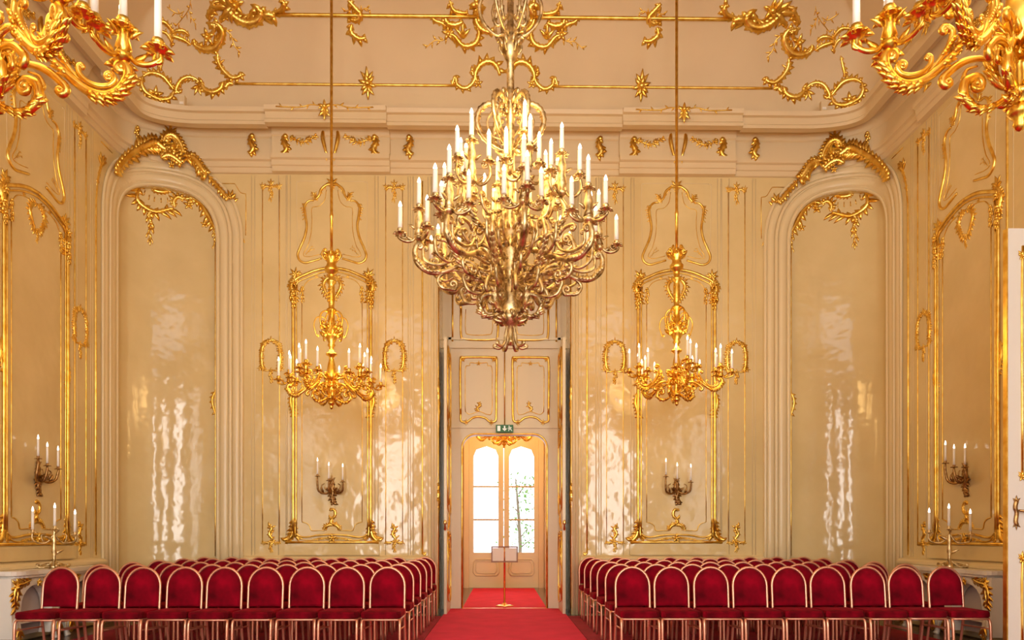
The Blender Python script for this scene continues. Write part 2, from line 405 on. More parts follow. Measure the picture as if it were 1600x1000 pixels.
# cornice, frieze and architrave: one profile swept along each half, breaking forward over the panel bays
BAYC = float(P((519, 500))[0][0]); SIDEC = usd(9.19)
def brk(u): return np.where((np.abs(u - BAYC) < .94) | (np.abs(u - SIDEC) < .94), .06, 0.0)
PROF = [(0, 7.10), (.03, 7.11), (.03, 7.19), (.05, 7.20), (.05, 7.28), (.09, 7.30), (.09, 7.37), (.03, 7.40), (.03, 7.66), (.05, 7.68), (.07, 7.72), (.12, 7.80), (.22, 7.85), (.27, 7.86), (.28, 7.68), (.40, 7.68), (.40, 7.73), (.37, 7.76), (.37, 7.86), (.42, 7.87), (.44, 7.93), (.40, 7.95), (0, 7.97)]
for idx, s in enumerate((-1, 1)):
    mb = MB(); us = [np.linspace(0, BAYC - .94, 4), np.linspace(BAYC - .94, BAYC + .94, 5), np.linspace(BAYC + .94, FL, 3), np.linspace(FL, U_SIDE, 34), np.linspace(U_SIDE, SIDEC - .94, 3), np.linspace(SIDEC - .94, SIDEC + .94, 4), np.linspace(SIDEC + .94, usd(REAR), 6)]
    segs = []
    for j, q in enumerate(us):
        off = .06 if j in (1, 5) else 0.0
        segs += [(u, off) for u in q]
    k = len(PROF)
    v = [(u, z, n + (off if n > .01 else 0)) for u, off in segs for n, z in PROF]
    mb.add(v, [(i * k + j, i * k + j + 1, (i + 1) * k + j + 1, (i + 1) * k + j) for i in range(len(segs) - 1) for j in range(k - 1)])
    o = struct(mb, 'trim_%d' % (idx + 1), 'cornice', fn=wallmap(s), flip=s > 0, smooth=False); o['label'] = ('left' if s < 0 else 'right') + ' half of the moulded cornice and frieze'
    # dado with its rail
    mb = MB(); PR = [(.0, .02), (.06, .02), (.06, .22), (.03, .25), (.03, .74), (.05, .76), (.05, .82), (.09, .84), (.11, .88), (.11, .91), (.07, .94), (0, .96)]
    k = len(PR)
    for ua, ub in ((EMB_X + .14, NI1 - .45), (NI0 + .45, usd(D1 if s > 0 else REAR) - (.1 if s > 0 else 0))):
        q = np.linspace(ua, ub, 14)
        mb.add([(u, z, n) for u in q for n, z in PR], [(i * k + j, i * k + j + 1, (i + 1) * k + j + 1, (i + 1) * k + j) for i in range(len(q) - 1) for j in range(k - 1)])
        mb.add([(ua, z, n) for n, z in PR], [tuple(range(k))]); mb.add([(ub, z, n) for n, z in PR], [tuple(range(k))])
    o = struct(mb, 'baseboard_' + ('left' if s < 0 else 'right'), 'mould', fn=wallmap(s), flip=s > 0, smooth=False); o['label'] = ('left' if s < 0 else 'right') + ' dado with moulded chair rail'

# ------------------------------------------------------------------ gilded relief on the walls
def bothsides(make, name, m='gold', parent_of=None, label=None, n0=0.0, sides=(-1, 1)):
    mb = MB(); make(mb)
    for s in sides:
        mb.build(name, m, parent_of(s), wallmap(s, n0), flip=s > 0, label=label)
WB = lambda s: wall_back
WS = lambda s: walls[s]
# --- the panel bay, in metres about its own centre; taken from the back wall and repeated on the side walls
def C1(*pts):   # 4x crop of the lyre and frame head
    return np.array([((cx - 475) / 386.4, CAMH + (HZ - 250 - cy / 4) / 96.6) for cx, cy in pts])
def C2(*pts):   # 5x crop of the frame foot
    return np.array([((cx - 645) / 483., CAMH + (HZ - 680 - cy / 5) / 96.6) for cx, cy in pts])
mir = lambda p: np.asarray(p) * np.array([-1, 1])
def sym(fn, *a, **k):
    fn(1, *a, **k); fn(-1, *a, **k)
def lyre(mb):
    o = C1((470, 160), (440, 165), (408, 192), (395, 230), (372, 256)); b = C1((362, 262), (330, 265), (305, 300), (310, 360), (318, 420), (305, 490), (275, 560), (262, 600), (275, 635), (310, 650), (350, 640), (410, 622))
    i = C1((440, 195), (427, 260), (395, 295), (350, 308), (350, 380), (345, 460), (325, 540), (300, 585), (302, 607), (340, 610), (405, 595))
    for m_ in (lambda q: q, mir):
        sg = 1 if m_ is not mir else -1
        p = cr(m_(o), 5); mb.tube(p, taper(len(p), .014, .022, .014), 6, .9, .008)
        p = cr(m_(b), 5); mb.tube(p, taper(len(p), .014, .021, .016), 6, .9, .008)
        rocaille(mb, m_(C1((385, 262), (372, 240), (366, 215))), .014, sg, 2, 4)
        rocaille(mb, m_(C1((318, 280), (302, 300), (304, 335), (310, 390))), .014, -sg, 2, 3.4)
        rocaille(mb, m_(C1((440, 168), (412, 188), (398, 222))), .012, sg, 3, 3.4)
        mb.tube(cr(m_(i), 4), .006, 4, .9, .003)
        sprig(mb, m_(C1((310, 600), (335, 575), (365, 560))), .004, .004, 7); sprig(mb, m_(C1((320, 590), (340, 558), (352, 545))), .004, .004, 7)
    tuft(mb, C1((475, 165))[0], PI / 2, .16, 5, .5)
    flower(mb, C1((475, 178))[0], .05)
def bay_frame(mb):
    for m_ in (lambda q: q, mir):
        sg = 1 if m_ is not mir else -1
        zb = 1.24
        top = C1((240, 770), (258, 748), (300, 728), (350, 706), (410, 689), (475, 682))
        x0 = C1((234, 770))[0][0]
        for dx, r in ((0, .024), (.05, .012)):
            p = np.vstack([[(x0 + dx, z) for z in np.linspace(zb, 4.9, 12)], [(x0 + dx * 1.0 + .004, 5.2)], C1((240, 790)) + (dx, 0)])
            mb.tube(m_(p), r, 6, .8, .015)
            q = cr(top + (dx * .6, -dx), 5); mb.tube(m_(q), r, 6, .8, .015)
        # leafy shoulders
        rocaille(mb, m_(C1((268, 735), (240, 755), (222, 790), (232, 830), (236, 880))), .034, sg, 2, 2.6)
        rocaille(mb, m_(C1((222, 810), (215, 780), (240, 740), (258, 708))), .022, -sg, 2, 3)
        tuft(mb, m_(C1((250, 730)))[0], PI / 2 + sg * .3, .15, 4); flower(mb, m_(C1((236, 775)))[0], .06, .03); tuft(mb, m_(C1((226, 800)))[0], PI if sg > 0 else 0, .09, 3); drop(mb, m_(C1((234, 830)))[0], .26, .07, .03, 4)
        # inner fillet with its pendants
        i = C1((288, 880), (288, 850), (298, 800), (330, 760), (380, 742), (420, 736)); mb.tube(m_(cr(i, 5)), .007, 4, .9, .004)
        drop(mb, m_(C1((290, 800)))[0], .24, .045, .008, 4); tuft(mb, m_(C1((378, 742)))[0], PI / 2, .06, 3)
        xi = C1((288, 0))[0][0]
        mb.tube(m_(np.array([(xi, z) for z in np.linspace(C1((0, 880))[0][1], C2((0, 680))[0][1], 8)])), .007, 4, .9, .004)
        sc = C2((415, 680), (445, 688), (470, 708), (484, 745), (530, 746), (588, 745)); mb.tube(m_(cr(sc, 4)), .009, 4, .9, .004)
        # leaf knots halfway up the frame
        zc = CAMH + (HZ - 632) / 96.6
        rocaille(mb, m_(np.array([(x0 - .02, zc + .2), (x0 - .045, zc + .05), (x0 - .02, zc - .08), (x0, zc - .22)])), .024, sg, 2, 3)
        # foot leaves and serpentine sill
        rocaille(mb, m_(C2((352, 650), (345, 720), (335, 780), (312, 812), (292, 826))), .03, -sg, 2, 2.6)
        rocaille(mb, m_(C2((360, 700), (362, 770), (372, 800), (392, 818))), .018, sg, 2, 2.6)
        sp = C2((365, 768), (400, 792), (450, 796), (520, 784), (590, 778), (645, 777)); mb.tube(m_(cr(sp, 4)), .016, 6, .8, .012)
        sp = C2((385, 790), (420, 816), (480, 822), (540, 806), (600, 800), (645, 798)); mb.tube(m_(cr(sp, 4)), .009, 6, .8, .01)
        garland(mb, m_(C2((640, 812), (600, 806), (550, 812), (505, 818))), .017, .012)
    mb.tube(C2((285, 836), (450, 836), (645, 836), (840, 836), (1005, 836)), .022, 6, .8, .02)
    flower(mb, C2((645, 805))[0], .07, .02)
    # cartouche in the head of the frame
    for sg in (1, -1):
        q = C1((475, 735), (512, 750), (530, 785), (515, 830), (490, 870)); q = q if sg > 0 else mir(q)
        rocaille(mb, q, .022, sg, 2, 2.8)
    drop(mb, C1((475, 860))[0], .16, .05)
def bay_foot(mb):
    tuft(mb, C2((645, 700))[0], PI / 2, .05, 3)
    rocaille(mb, C2((668, 588), (645, 578), (622, 595), (622, 632), (645, 652), (672, 645)), .017, 1, 2, 2.2); rocaille(mb, C2((640, 652), (655, 675), (642, 700)), .02, -1, 2, 2.4)
    tuft(mb, C2((628, 612))[0], PI * .9, .05, 3)
    for m_ in (lambda q: q, mir):
        rocaille(mb, m_(C2((645, 700), (620, 702), (600, 716), (588, 738))), .018, 1 if m_ is mir else -1, 2, 2.5)
def shifted(fn, c):
    def f(mb):
        q = MB(); fn(q); mb.put(q, lambda v: v + np.array([c, 0, 0]))
    return f
for c, par in ((BAYC, WB), (SIDEC, WS)):
    bothsides(shifted(lyre, c), 'lyre_cartouche', 'gold', par, 'gilded lyre-shaped scroll frame')
    bothsides(shifted(bay_frame, c), 'panel_frame', 'gold', par, 'tall gilded panel frame with leafy shoulders')
    bothsides(shifted(bay_foot, c), 'scroll_ornament', 'gold', par, 'small gilded scroll at the foot of the panel')
    def sunk(mb, c=c):          # plain cream mouldings of the bay
        for dx in (.74, .86):
            for sg in (1, -1): mb.tube(np.array([(c + sg * dx, z) for z in (.97, 3, 5, 7.08)]), .008, 6, .4, 0)
        lo, hi = CAMH + (HZ - 405) / 96.6, CAMH + (HZ - 285) / 96.6
        p = [(c - .55, lo), (c - .57, hi - .12), (c - .53, hi - .02), (c - .43, hi), (c + .43, hi), (c + .53, hi - .02), (c + .57, hi - .12), (c + .55, lo)]
        mb.tube(cr(p, 5), .006, 4, .8, 0)
        zt = CAMH + (HZ - 848) / 96.6
        mb.tube(np.array([(c - .76, .97), (c - .76, zt)]), .008, 4, .8, 0); mb.tube(np.array([(c + .76, .97), (c + .76, zt)]), .008, 4, .8, 0)
    bothsides(sunk, 'panel_moulding', 'mould', par)
    for s in (-1, 1):
        mb = MB(); mb.box(c - .76, c + .76, .97, CAMH + (HZ - 848) / 96.6 - .02, 0, .035); mb.build('panel_base', 'wall', par(s), wallmap(s), smooth=False, flip=s > 0)
# --- narrow pilaster panels: a pair of gold fillets, head garland, oval wreath, foot scroll
ZT, ZB = CAMH + (HZ - 293) / 96.6, CAMH + (HZ - 850) / 96.6
def pilaster(c, hw=.135):
    def f(mb):
        for sg in (1, -1):
            mb.tube(np.array([(c + sg * hw, z) for z in np.linspace(ZB + .02, ZT - .05, 10)]), .008, 4, .9, .005)
            rocaille(mb, np.array([(c + sg * .02, ZT - .01), (c + sg * .09, ZT - .01), (c + sg * hw, ZT - .05)]), .014, sg, 2, 2.6)
            tuft(mb, (c + sg * (hw + .005), ZT - .02), PI / 2, .08, 3)
            rocaille(mb, np.array([(c + sg * .03, ZB + .03), (c + sg * .09, ZB + .02), (c + sg * (hw + .01), ZB + .03)]), .012, -sg, 2, 3)
        tuft(mb, (c, ZT + .02), PI / 2, .1, 3); drop(mb, (c, ZT + .02), .26, .06)
        rocaille(mb, np.array([(c + .02, ZB), (c - .02, ZB + .08), (c + .03, ZB + .16), (c - .01, ZB + .25), (c + .03, ZB + .28)]), .02, 1, 2, 2.6)
        flower(mb, (c, ZB + .03), .05); drop(mb, (c, ZB), .13, .05, 0, 3)
    def g_(mb):
        zc = CAMH + (HZ - 562) / 96.6
        for sg in (1, -1):
            garland(mb, np.array([(c + sg * .03, zc + .29), (c + sg * .11, zc + .23), (c + sg * .14, zc + .08), (c + sg * .13, zc - .08)]), .028, .012); rocaille(mb, np.array([(c + sg * .02, zc + .29), (c + sg * .12, zc + .22), (c + sg * .15, zc + .06), (c + sg * .14, zc - .1), (c + sg * .11, zc - .16)]), .022, sg, 1, 2.2)
            scroll(mb, np.array([(c + sg * .15, zc - .15), (c + sg * .09, zc - .19), (c + sg * .02, zc - .18)]), .017)
            tuft(mb, (c + sg * .15, zc - .15), PI / 2 - sg * 1.6, .08, 3)
        tuft(mb, (c, zc + .27), PI / 2, .1, 3); flower(mb, (c, zc - .19), .045); drop(mb, (c, zc - .19), .19, .06, 0, 4)
    return f, g_
for c, par in ((float(P((423.5, 500))[0][0]), WB), (float(P((616, 500))[0][0]), WB), (usd(10.12), WS)):
    f, g_ = pilaster(c); bothsides(f, 'pilaster_fillet', 'gold', par, 'slender gilded fillets with leafy head and foot'); bothsides(g_, 'oval_wreath', 'gold', par, 'gilded oval wreath')
    def pm(mb, c=c):
        for dx in (.26, .31):
            for sg in (1, -1): mb.tube(np.array([(c + sg * dx, z) for z in (.97, 4, 7.08)]), .007, 6, .4, 0)
    bothsides(pm, 'panel_moulding', 'mould', par)
# --- gold fillets beside the door, the niche and on the side walls
def fillet(u, z0=.98, z1=7.0, r=.014, hook=True):
    def f(mb):
        mb.tube(np.array([(u, z) for z in np.linspace(z0, z1, 10)]), r, 5, .9, .006)
        if hook: scroll(mb, np.array([(u, z0 + .16), (u, z0 + .04), (u - .02, z0)]), r * 1.3, 0, -1, None, .02); tuft(mb, (u, z0 + .06), PI * .3, .06, 2)
    return f
bothsides(fillet(float(P((660, 600))[0][0])), 'gilded_fillet', 'gold', WB, 'plain gilded fillet beside the doorway')
bothsides(fillet(usd(8.42), .1, 7.05, .016, False), 'gilded_fillet', 'gold', WS, 'plain gilded fillet')
def doorside(mb):
    for u in (1.12, 1.17, 1.24, 1.48, 1.56): mb.tube(np.array([(u, z) for z in (.0, 3, 7.08)]), .010 if u > 1.2 else .03, 6, .5, 0)
bothsides(doorside, 'panel_moulding', 'mould', WB)
def nichelines(mb):
    a = P((379.5, 864), (379.5, 700), (379, 500), (379, 378), (374, 350), (364, 325), (350, 303), (337, 287)); q = np.vstack([a[:3], cr(a[3:], 5)]); mb.tube(q, .014, 5, .9, .006)
    rocaille(mb, P((377, 360), (372, 340), (362, 322), (352, 308)), .018, -1, 2, 2.6); tuft(mb, P((364, 318))[0], PI / 2, .17, 4, .4)
    mb.tube(np.vstack([P((337, 287), (367, 287)), cr(P((370, 292), (376, 301), (384, 303)), 4), P((384.5, 320), (384, 368))]), .007, 4, .9, .004)
    tuft(mb, P((379, 372))[0], -PI / 2, .12, 3, .3); scroll(mb, P((379.5, 862), (378, 868), (374, 866)), .016)
bothsides(nichelines, 'niche_fillet', 'gold', WB, 'gilded fillet curving up round the niche')
def nichelines2(mb):
    a = P((149, 862), (149, 700), (149, 500), (149.5, 312), (152, 285), (157, 262), (165, 247)); q = np.vstack([a[:3], cr(a[3:], 5)]); mb.tube(q, .014, 5, .9, .006)
    rocaille(mb, P((151, 290), (156, 265), (164, 248)), .018, 1, 2, 2.6); tuft(mb, P((158, 258))[0], PI / 2, .2, 4, .4)
    mb.tube(P((157.5, 221), (175, 239)), .008, 4, .9, .004); scroll(mb, P((149, 858), (150, 868)), .016)
bothsides(nichelines2, 'niche_fillet', 'gold', WS, 'gilded fillet curving up round the niche')
# --- crest of the niche, its shell and inner foliage
def crest(mb):
    k_ = lambda *p: P(*[(140 + x / 4.762, 190 + y / 4.762) for x, y in p])
    rocaille(mb, k_((135, 385), (170, 325), (230, 270), (310, 225), (360, 200), (430, 195), (500, 205)), 0.053, 1, 2, 2.4, c=.09)
    rocaille(mb, k_((300, 240), (350, 215), (420, 185), (470, 180), (540, 230), (600, 245)), 0.050, -1, 2, 2.6, c=.10)
    rocaille(mb, k_((530, 190), (545, 140), (590, 125), (640, 150), (680, 205), (700, 260)), 0.043, 1, 2, 2.8, c=.10)
    tuft(mb, k_((595, 125))[0], PI / 2, .2, 5, .45, .06); flower(mb, k_((620, 250))[0], .10, .09); flower(mb, k_((600, 345))[0], .06, .09); flower(mb, k_((660, 290))[0], .08, .08)
    rocaille(mb, k_((510, 300), (560, 280), (620, 300), (690, 350)), 0.044, -1, 2, 2.6, c=.12)
    rocaille(mb, k_((700, 285), (760, 290), (810, 325), (850, 375), (880, 410)), 0.045, 1, 2, 2.6, c=.10)
    rocaille(mb, k_((730, 300), (780, 275), (830, 320)), .022, 1, 2, 2.6, c=.11); rocaille(mb, k_((900, 425), (960, 490), (1010, 550), (1050, 600)), .026, 1, 2, 2.4, c=.07)
    tuft(mb, k_((1060, 590))[0], PI / 2, .17, 4, .4, .03)
    drop(mb, k_((338, 50))[0], .28, .07, .03, 5)
bothsides(crest, 'niche_crest', 'gold', WS, 'gilded rocaille crest over the corner niche', .03)
def shell(mb):
    k_ = lambda *p: P(*[(140 + x / 4.762, 190 + y / 4.762) for x, y in p])
    rocaille(mb, k_((305, 490), (350, 450), (420, 420), (480, 380), (560, 375), (600, 360)), 0.041, 1, 2, 3)
    rocaille(mb, k_((480, 470), (510, 500), (560, 505), (610, 490)), 0.030, -1, 2, 2.2); scroll(mb, k_((470, 440), (520, 465), (570, 450), (630, 455), (680, 480), (690, 540)), .022)
    for x in (330, 370, 415, 460, 510, 560, 610, 655): leaf(mb, k_((x, 440 - (x - 330) * .08))[0], PI / 2 + (500 - x) / 320, .16, .05, 0, 0, 0, 4, .4, 4)
    for x, y in ((432, 515), (462, 548), (498, 562), (543, 568), (586, 568)):
        mb.tube(k_((x, y - 18), (x - (543 - x) * .06, y + 18)), .008, 4, .9, .003)
    rocaille(mb, k_((395, 475), (375, 540), (395, 590), (440, 630), (500, 655), (570, 640), (630, 625)), 0.034, 1, 3, 3.4)
    rocaille(mb, k_((640, 620), (630, 570), (660, 540), (700, 560)), 0.027, -1, 2, 2.6); drop(mb, k_((468, 660))[0], .48, .075, 0, 6)
    rocaille(mb, k_((690, 490), (720, 470), (760, 500)), 0.032, 1, 2, 3); flower(mb, k_((735, 600))[0], .075)
    rocaille(mb, k_((700, 560), (760, 550), (820, 590), (860, 660), (890, 720), (920, 780)), 0.035, 1, 3, 2.8); flower(mb, k_((845, 742))[0], .06)
    drop(mb, k_((918, 780))[0], .32, .06, 0, 5)
    rocaille(mb, k_((340, 400), (290, 440), (250, 490), (225, 560), (205, 640)), 0.027, -1, 3, 2.6)
    a = k_((920, 880)); u = a[0][0]; mb.tube(np.array([(u, z) for z in np.linspace(.95, a[0][1], 10)]), .011, 5, .9, .004)
    zc = P((331, 627))[0][1]; rocaille(mb, np.array([(u, zc + .2), (u + .05, zc + .03), (u, zc - .2)]), .018, 1, 2, 2.6)
    u2 = P((181.5, 600))[0][0] - .02; mb.tube(np.array([(u2, z) for z in np.linspace(.95, 6.0, 10)]), .011, 5, .9, .004)
    rocaille(mb, np.array([(u2, zc + .4), (u2 - .03, zc + .2), (u2, zc)]), 0.032, 1, 2, 2.4)
bothsides(shell, 'niche_shell', 'gold', WS, 'gilded shell and hanging foliage inside the niche', REC)
# --- frieze brackets, swags and cornice garland
def frieze(c, bays=True):
    def f(mb):
        zf = 7.52
        for dx in (-.70, .72) + ((-1.25, 1.25) if bays else ()):
            sg = 1 if dx > 0 else -1
            rocaille(mb, np.array([(c + dx, zf + .17), (c + dx + sg * .03, zf + .05), (c + dx - sg * .02, zf - .06), (c + dx + sg * .05, zf - .15)]), .035, -sg, 2, 2, c=.10)
            blob(mb, (c + dx, zf + .14), .045, .10)
        for sg in (1, -1):
            garland(mb, np.array([(c + sg * .65, zf + .13), (c + sg * .45, zf + .05), (c + sg * .3, zf + .12), (c + sg * .18, zf + .22)]), .042, .10)
            scroll(mb, np.array([(c + sg * .11, zf + .26), (c + sg * .12, zf + .1), (c + sg * .06, zf - .16)]), .035, c=.12)
            tuft(mb, (c + sg * .06, zf - .15), -PI / 2, .12, 3, .5, .12); tuft(mb, (c + sg * .12, zf + .26), PI / 2, .1, 3, .5, .12)
    def h(mb):
        for sg in (1, -1): sprig(mb, np.array([(c, 7.90), (c + sg * .2, 7.93), (c + sg * .4, 7.89), (c + sg * .75, 7.9)]), .010, .50, 7)
        flower(mb, (c, 7.9), .09, .5); tuft(mb, (c, 7.88), -PI / 2, .2, 3, .4, .5)
    return f, h
for c, par in ((BAYC, WB), (SIDEC, WS)):
    f, h = frieze(c, par is WB); bothsides(f, 'frieze_swag', 'gold', par, 'gilded brackets and swags in the frieze'); bothsides(h, 'cornice_garland', 'gold', par, 'gilded garland lying on the cornice')
# --- tracery of the cove
def cove_lines(mb):
    a = PC((366, 131), (718, 130.5)); mb.tube(np.array([(u, a[0][1]) for u in np.linspace(a[0][0], a[1][0], 12)]), .022, 5, .8, .01)
    b = PC((432, 23), (745, 23)); mb.tube(np.array([(u, b[0][1]) for u in np.linspace(b[0][0], b[1][0], 12)]), .028, 5, .8, .012)
def cove_orn(mb):
    k3 = lambda *p: PC(*[(660 + x / 5, y / 5) for x, y in p]); k2 = lambda *p: PC(*[(200 + x / 5.714, y / 5.714) for x, y in p]); k1 = lambda *p: PC(*[(400 + x / 4, y / 4) for x, y in p])
    R = lambda p, r=.035, sd=1, **k: rocaille(mb, p, r * 1.05, sd, 3, 2.0, **k)
    # beside the middle
    R(k3((225, 670), (255, 600), (270, 660), (330, 690), (390, 650), (410, 590), (375, 550)), .03); R(k3((430, 640), (415, 585), (450, 510), (520, 480), (580, 510), (610, 590)), .04, -1); flower(mb, k3((435, 650))[0], .07)
    R(k3((180, 130), (190, 180), (250, 195), (320, 170)), .04); R(k3((60, 115), (100, 160), (160, 185), (205, 230)), .025)
    R(k3((200, 260), (250, 280), (320, 355), (400, 345), (440, 290), (440, 230), (405, 205)), .036); tuft(mb, k3((320, 300))[0], PI / 2, .22, 3); flower(mb, k3((205, 260))[0], .09)
    R(k3((410, 130), (430, 190), (480, 235), (560, 260)), .04, -1); R(k3((400, 110), (445, 90), (450, 50), (410, 20)), .05, -1); sprig(mb, k3((200, 290), (150, 320), (100, 315), (20, 375)), .010, 0, 9)
    R(k3((210, 5), (240, 80), (300, 100), (360, 100)), .03)
    # star knots and hanging scroll
    s1 = k1((695, 525))[0]; flower(mb, s1, .13, 0, 6); tuft(mb, s1, PI / 2, .24, 3, .35); tuft(mb, s1, -PI / 2, .24, 3, .35)
    R(k1((575, 0), (620, 50), (655, 95), (630, 130), (585, 120)), .04); R(k1((600, 150), (595, 200), (640, 240), (690, 235)), .036); sprig(mb, k1((640, 75), (600, 60), (545, 75)), .010, 0, 8); sprig(mb, k1((645, 75), (685, 50), (715, 65)), .010, 0, 8)
    # corner composition
    R(k2((945, 755), (900, 740), (860, 790), (880, 720)), .03); R(k2((850, 730), (830, 790), (770, 825), (700, 810), (660, 760), (665, 735)), .038, -1); R(k2((640, 740), (590, 700), (530, 690), (470, 720), (440, 770), (430, 810), (465, 830)), .03, -1)
    tuft(mb, k2((620, 760))[0], -PI / 2, .18, 4)
    R(k2((410, 800), (370, 750), (320, 690), (260, 660), (190, 650), (130, 680)), .034); R(k2((130, 680), (120, 750), (150, 820), (220, 860), (300, 890), (380, 870), (410, 810)), .036); tuft(mb, k2((240, 850))[0], -PI / 2, .25, 5, .4); flower(mb, k2((240, 840))[0], .11)
    R(k2((1000, 640), (1000, 680), (940, 695), (880, 660), (830, 600), (805, 540), (800, 470)), .034, -1); tuft(mb, k2((790, 580))[0], PI * .85, .16, 3)
    R(k2((590, 345), (600, 400), (680, 445), (770, 430), (830, 370), (845, 290), (810, 220), (760, 200)), .048, -1); R(k2((700, 200), (770, 230), (755, 300), (720, 350)), .024); flower(mb, k2((710, 330))[0], .11)
    R(k2((560, 400), (500, 360), (430, 330), (380, 320)), .03); R(k2((550, 320), (500, 275), (430, 275), (395, 300)), .03, -1); R(k2((395, 310), (370, 250), (310, 195), (240, 190)), .03)
    R(k2((390, 425), (385, 370), (340, 300), (270, 275)), .024); R(k2((330, 440), (310, 520), (290, 580), (285, 630)), .024, 1)
    R(k2((860, 50), (930, 130), (1000, 185), (1080, 205), (1160, 180), (1190, 110), (1140, 70)), .055, -1); R(k2((730, 180), (720, 120), (760, 80), (760, 30), (830, 10)), .036); R(k2((830, 200), (840, 150), (910, 145)), .026)
    R(k2((1190, 140), (1250, 130), (1320, 150)), .05); R(k2((1290, 110), (1370, 90), (1400, 40), (1370, 0)), .036); tuft(mb, k2((950, 60))[0], 0, .36, 5, .4); flower(mb, k2((960, 40))[0], .14)
    sprig(mb, k2((870, 260), (920, 320), (950, 400), (1000, 470)), .011, 0, 9); sprig(mb, k2((560, 0), (540, 80), (470, 180), (420, 240)), .011, 0, 9); sprig(mb, k2((540, 90), (570, 160), (610, 220)), .011, 0, 9); sprig(mb, k2((500, 100), (440, 120), (350, 60)), .011, 0, 9)
for s in (-1, 1):
    mb = MB(); cove_lines(mb); mb.build('gilded_band', 'gold', ceiling, covemap(s), flip=s > 0, label='straight gilded band along the cove')
    random.seed(11); mb = MB(); cove_orn(mb); mb.build('rocaille_tracery', 'gold', ceiling, covemap(s), flip=s > 0, label='gilded rocaille tracery of the cove')
# small emergency lamp boxes standing on the cornice
for s, px in ((-1, 287), (1, 1287)):
    q = project; x = s * 5.02
    e = empty('emergency_lamp', (x, DW - .36, 7.95), 0, label='small cream lamp box on the cornice, ' + ('left' if s < 0 else 'right') + ' corner', cat='lamp', group='emergency lamps on the cornice')
    mb = MB(); mb.box(-.045, .045, -.04, .04, .0, .17); mb.build('body', 'cornice', e, smooth=False)
    mb = MB(); mb.box(-.03, .03, -.046, -.04, .03, .07); mb.build('lens', 'paper', e, smooth=False)

# ------------------------------------------------------------------ doorway at the back: surround, open leaves, room beyond
mb = MB(); OW, OZ, RR = .745, 3.06, .24        # opening
arc_ = [(OW - RR + RR * math.sin(a), OZ - RR + RR * math.cos(a)) for a in np.linspace(0, PI / 2, 9)]
half = [(0, OZ)] + arc_ + [(OW, 0)]
for s in (-1, 1):
    out = [(0, EMB_Z)] + [(EMB_X, EMB_Z)] * len(arc_) + [(EMB_X, 0)]
    k = len(half); v = [(s * x, DOORY, z) for x, z in half] + [(s * x, DOORY, z) for x, z in out] + [(s * x, DOORY + .3, z) for x, z in half]
    mb.add(v, [(i, i + 1, k + i + 1, k + i) for i in range(k - 1)] + [(i, i + 1, 2 * k + i + 1, 2 * k + i) for i in range(k - 1)])
for z0, z1, pr in ((3.16, 3.2, .03), (4.55, 4.66, .05), (4.70, 4.74, .03)): mb.box(-EMB_X, EMB_X, DOORY - pr, DOORY, z0, z1)
mb.box(-.02, .02, DOORY - .02, DOORY, 3.2, 4.55)
for s in (-1, 1): mb.box(*sorted((s * .93, s * .98)), DOORY - .03, DOORY, 0, EMB_Z)
surround = struct(mb, 'trim_3', 'door', smooth=False); surround['label'] = 'white panelled overdoor round the central doorway'
doorfn = lambda v: np.stack([v[:, 0], DOORY - .004 - v[:, 2], v[:, 1]], 1)
K7 = lambda *p: np.array([((680 + x / 3.704 - 788.5) / 89.3, CAMH + (HZ - 430 - y / 3.704) / 89.3) for x, y in p])
for s in (-1, 1):
    mb = MB()
    fr_ = K7((148, 800), (146, 640), (148, 490), (165, 478), (250, 476), (340, 478), (356, 492), (354, 640), (354, 800), (348, 845), (320, 850)); m2 = (lambda q: q) if s < 0 else mir
    mb.tube(m2(cr(fr_, 4)), .022, 6, .8, .01); mb.tube(m2(cr(K7((148, 800), (150, 845), (185, 850), (215, 828), (250, 820), (290, 828), (318, 850), (348, 845)), 4)), .02, 6, .8, .01)
    for a in ((160, 490), (340, 490), (180, 850), (325, 850)): flower(mb, m2(K7(a))[0], .045, .01); tuft(mb, m2(K7(a))[0], -PI / 2 if a[1] > 600 else PI / 2, .07, 3)
    mb.tube(m2(cr(K7((175, 790), (174, 640), (176, 535), (200, 525), (205, 508), (250, 512), (300, 508), (305, 525), (328, 535), (330, 640), (328, 790), (300, 806), (255, 790), (200, 806), (175, 790)), 4)), .008, 4, .8, .005)
    rocaille(mb, m2(K7((255, 790), (245, 770), (262, 755), (255, 735))), .016, 1, 2, 2.6); flower(mb, m2(K7((252, 512)))[0], .04)
    mb.build('overdoor_frame', 'gold', surround, doorfn, flip=False, label='gilded frame of an overdoor panel')
    mb = MB()      # upper panels
    up = K7((150, 200), (150, 345), (170, 370), (250, 376), (345, 372), (362, 345), (366, 200)); mb.tube(m2(cr(up, 4)), .022, 6, .8, .01)
    for a in ((150, 368), (355, 370)): flower(mb, m2(K7(a))[0], .04, .01)
    tp = K7((150, 200), (148, 150), (175, 142), (250, 140), (350, 142), (366, 165), (366, 200)); mb.tube(m2(cr(tp, 4)), .022, 6, .8, .01)
    mb.tube(m2(cr(K7((178, 200), (176, 320), (200, 346), (300, 346), (330, 325), (332, 200)), 4)), .008, 4, .8, .005)
    mb.tube(m2(K7((102, 100), (102, 250), (102, 400))), .016, 5, .8, .005)
    mb.build('overdoor_frame', 'gold', surround, doorfn, label='gilded frame of an upper overdoor panel')
mb = MB(); mb.tube(np.array([(s_ * x, z) for s_, x, z in [(-1, 0, OZ)] + [(-1, x, z) for x, z in arc_] + [(-1, OW, 1.5), (-1, OW, 0)]][::-1] + [(x, z) for x, z in arc_] + [(OW, 1.5), (OW, 0)]), .018, 5, .8, .0)
mb.build('opening_bead', 'gold', surround, doorfn, label='thin gilded bead round the door opening')
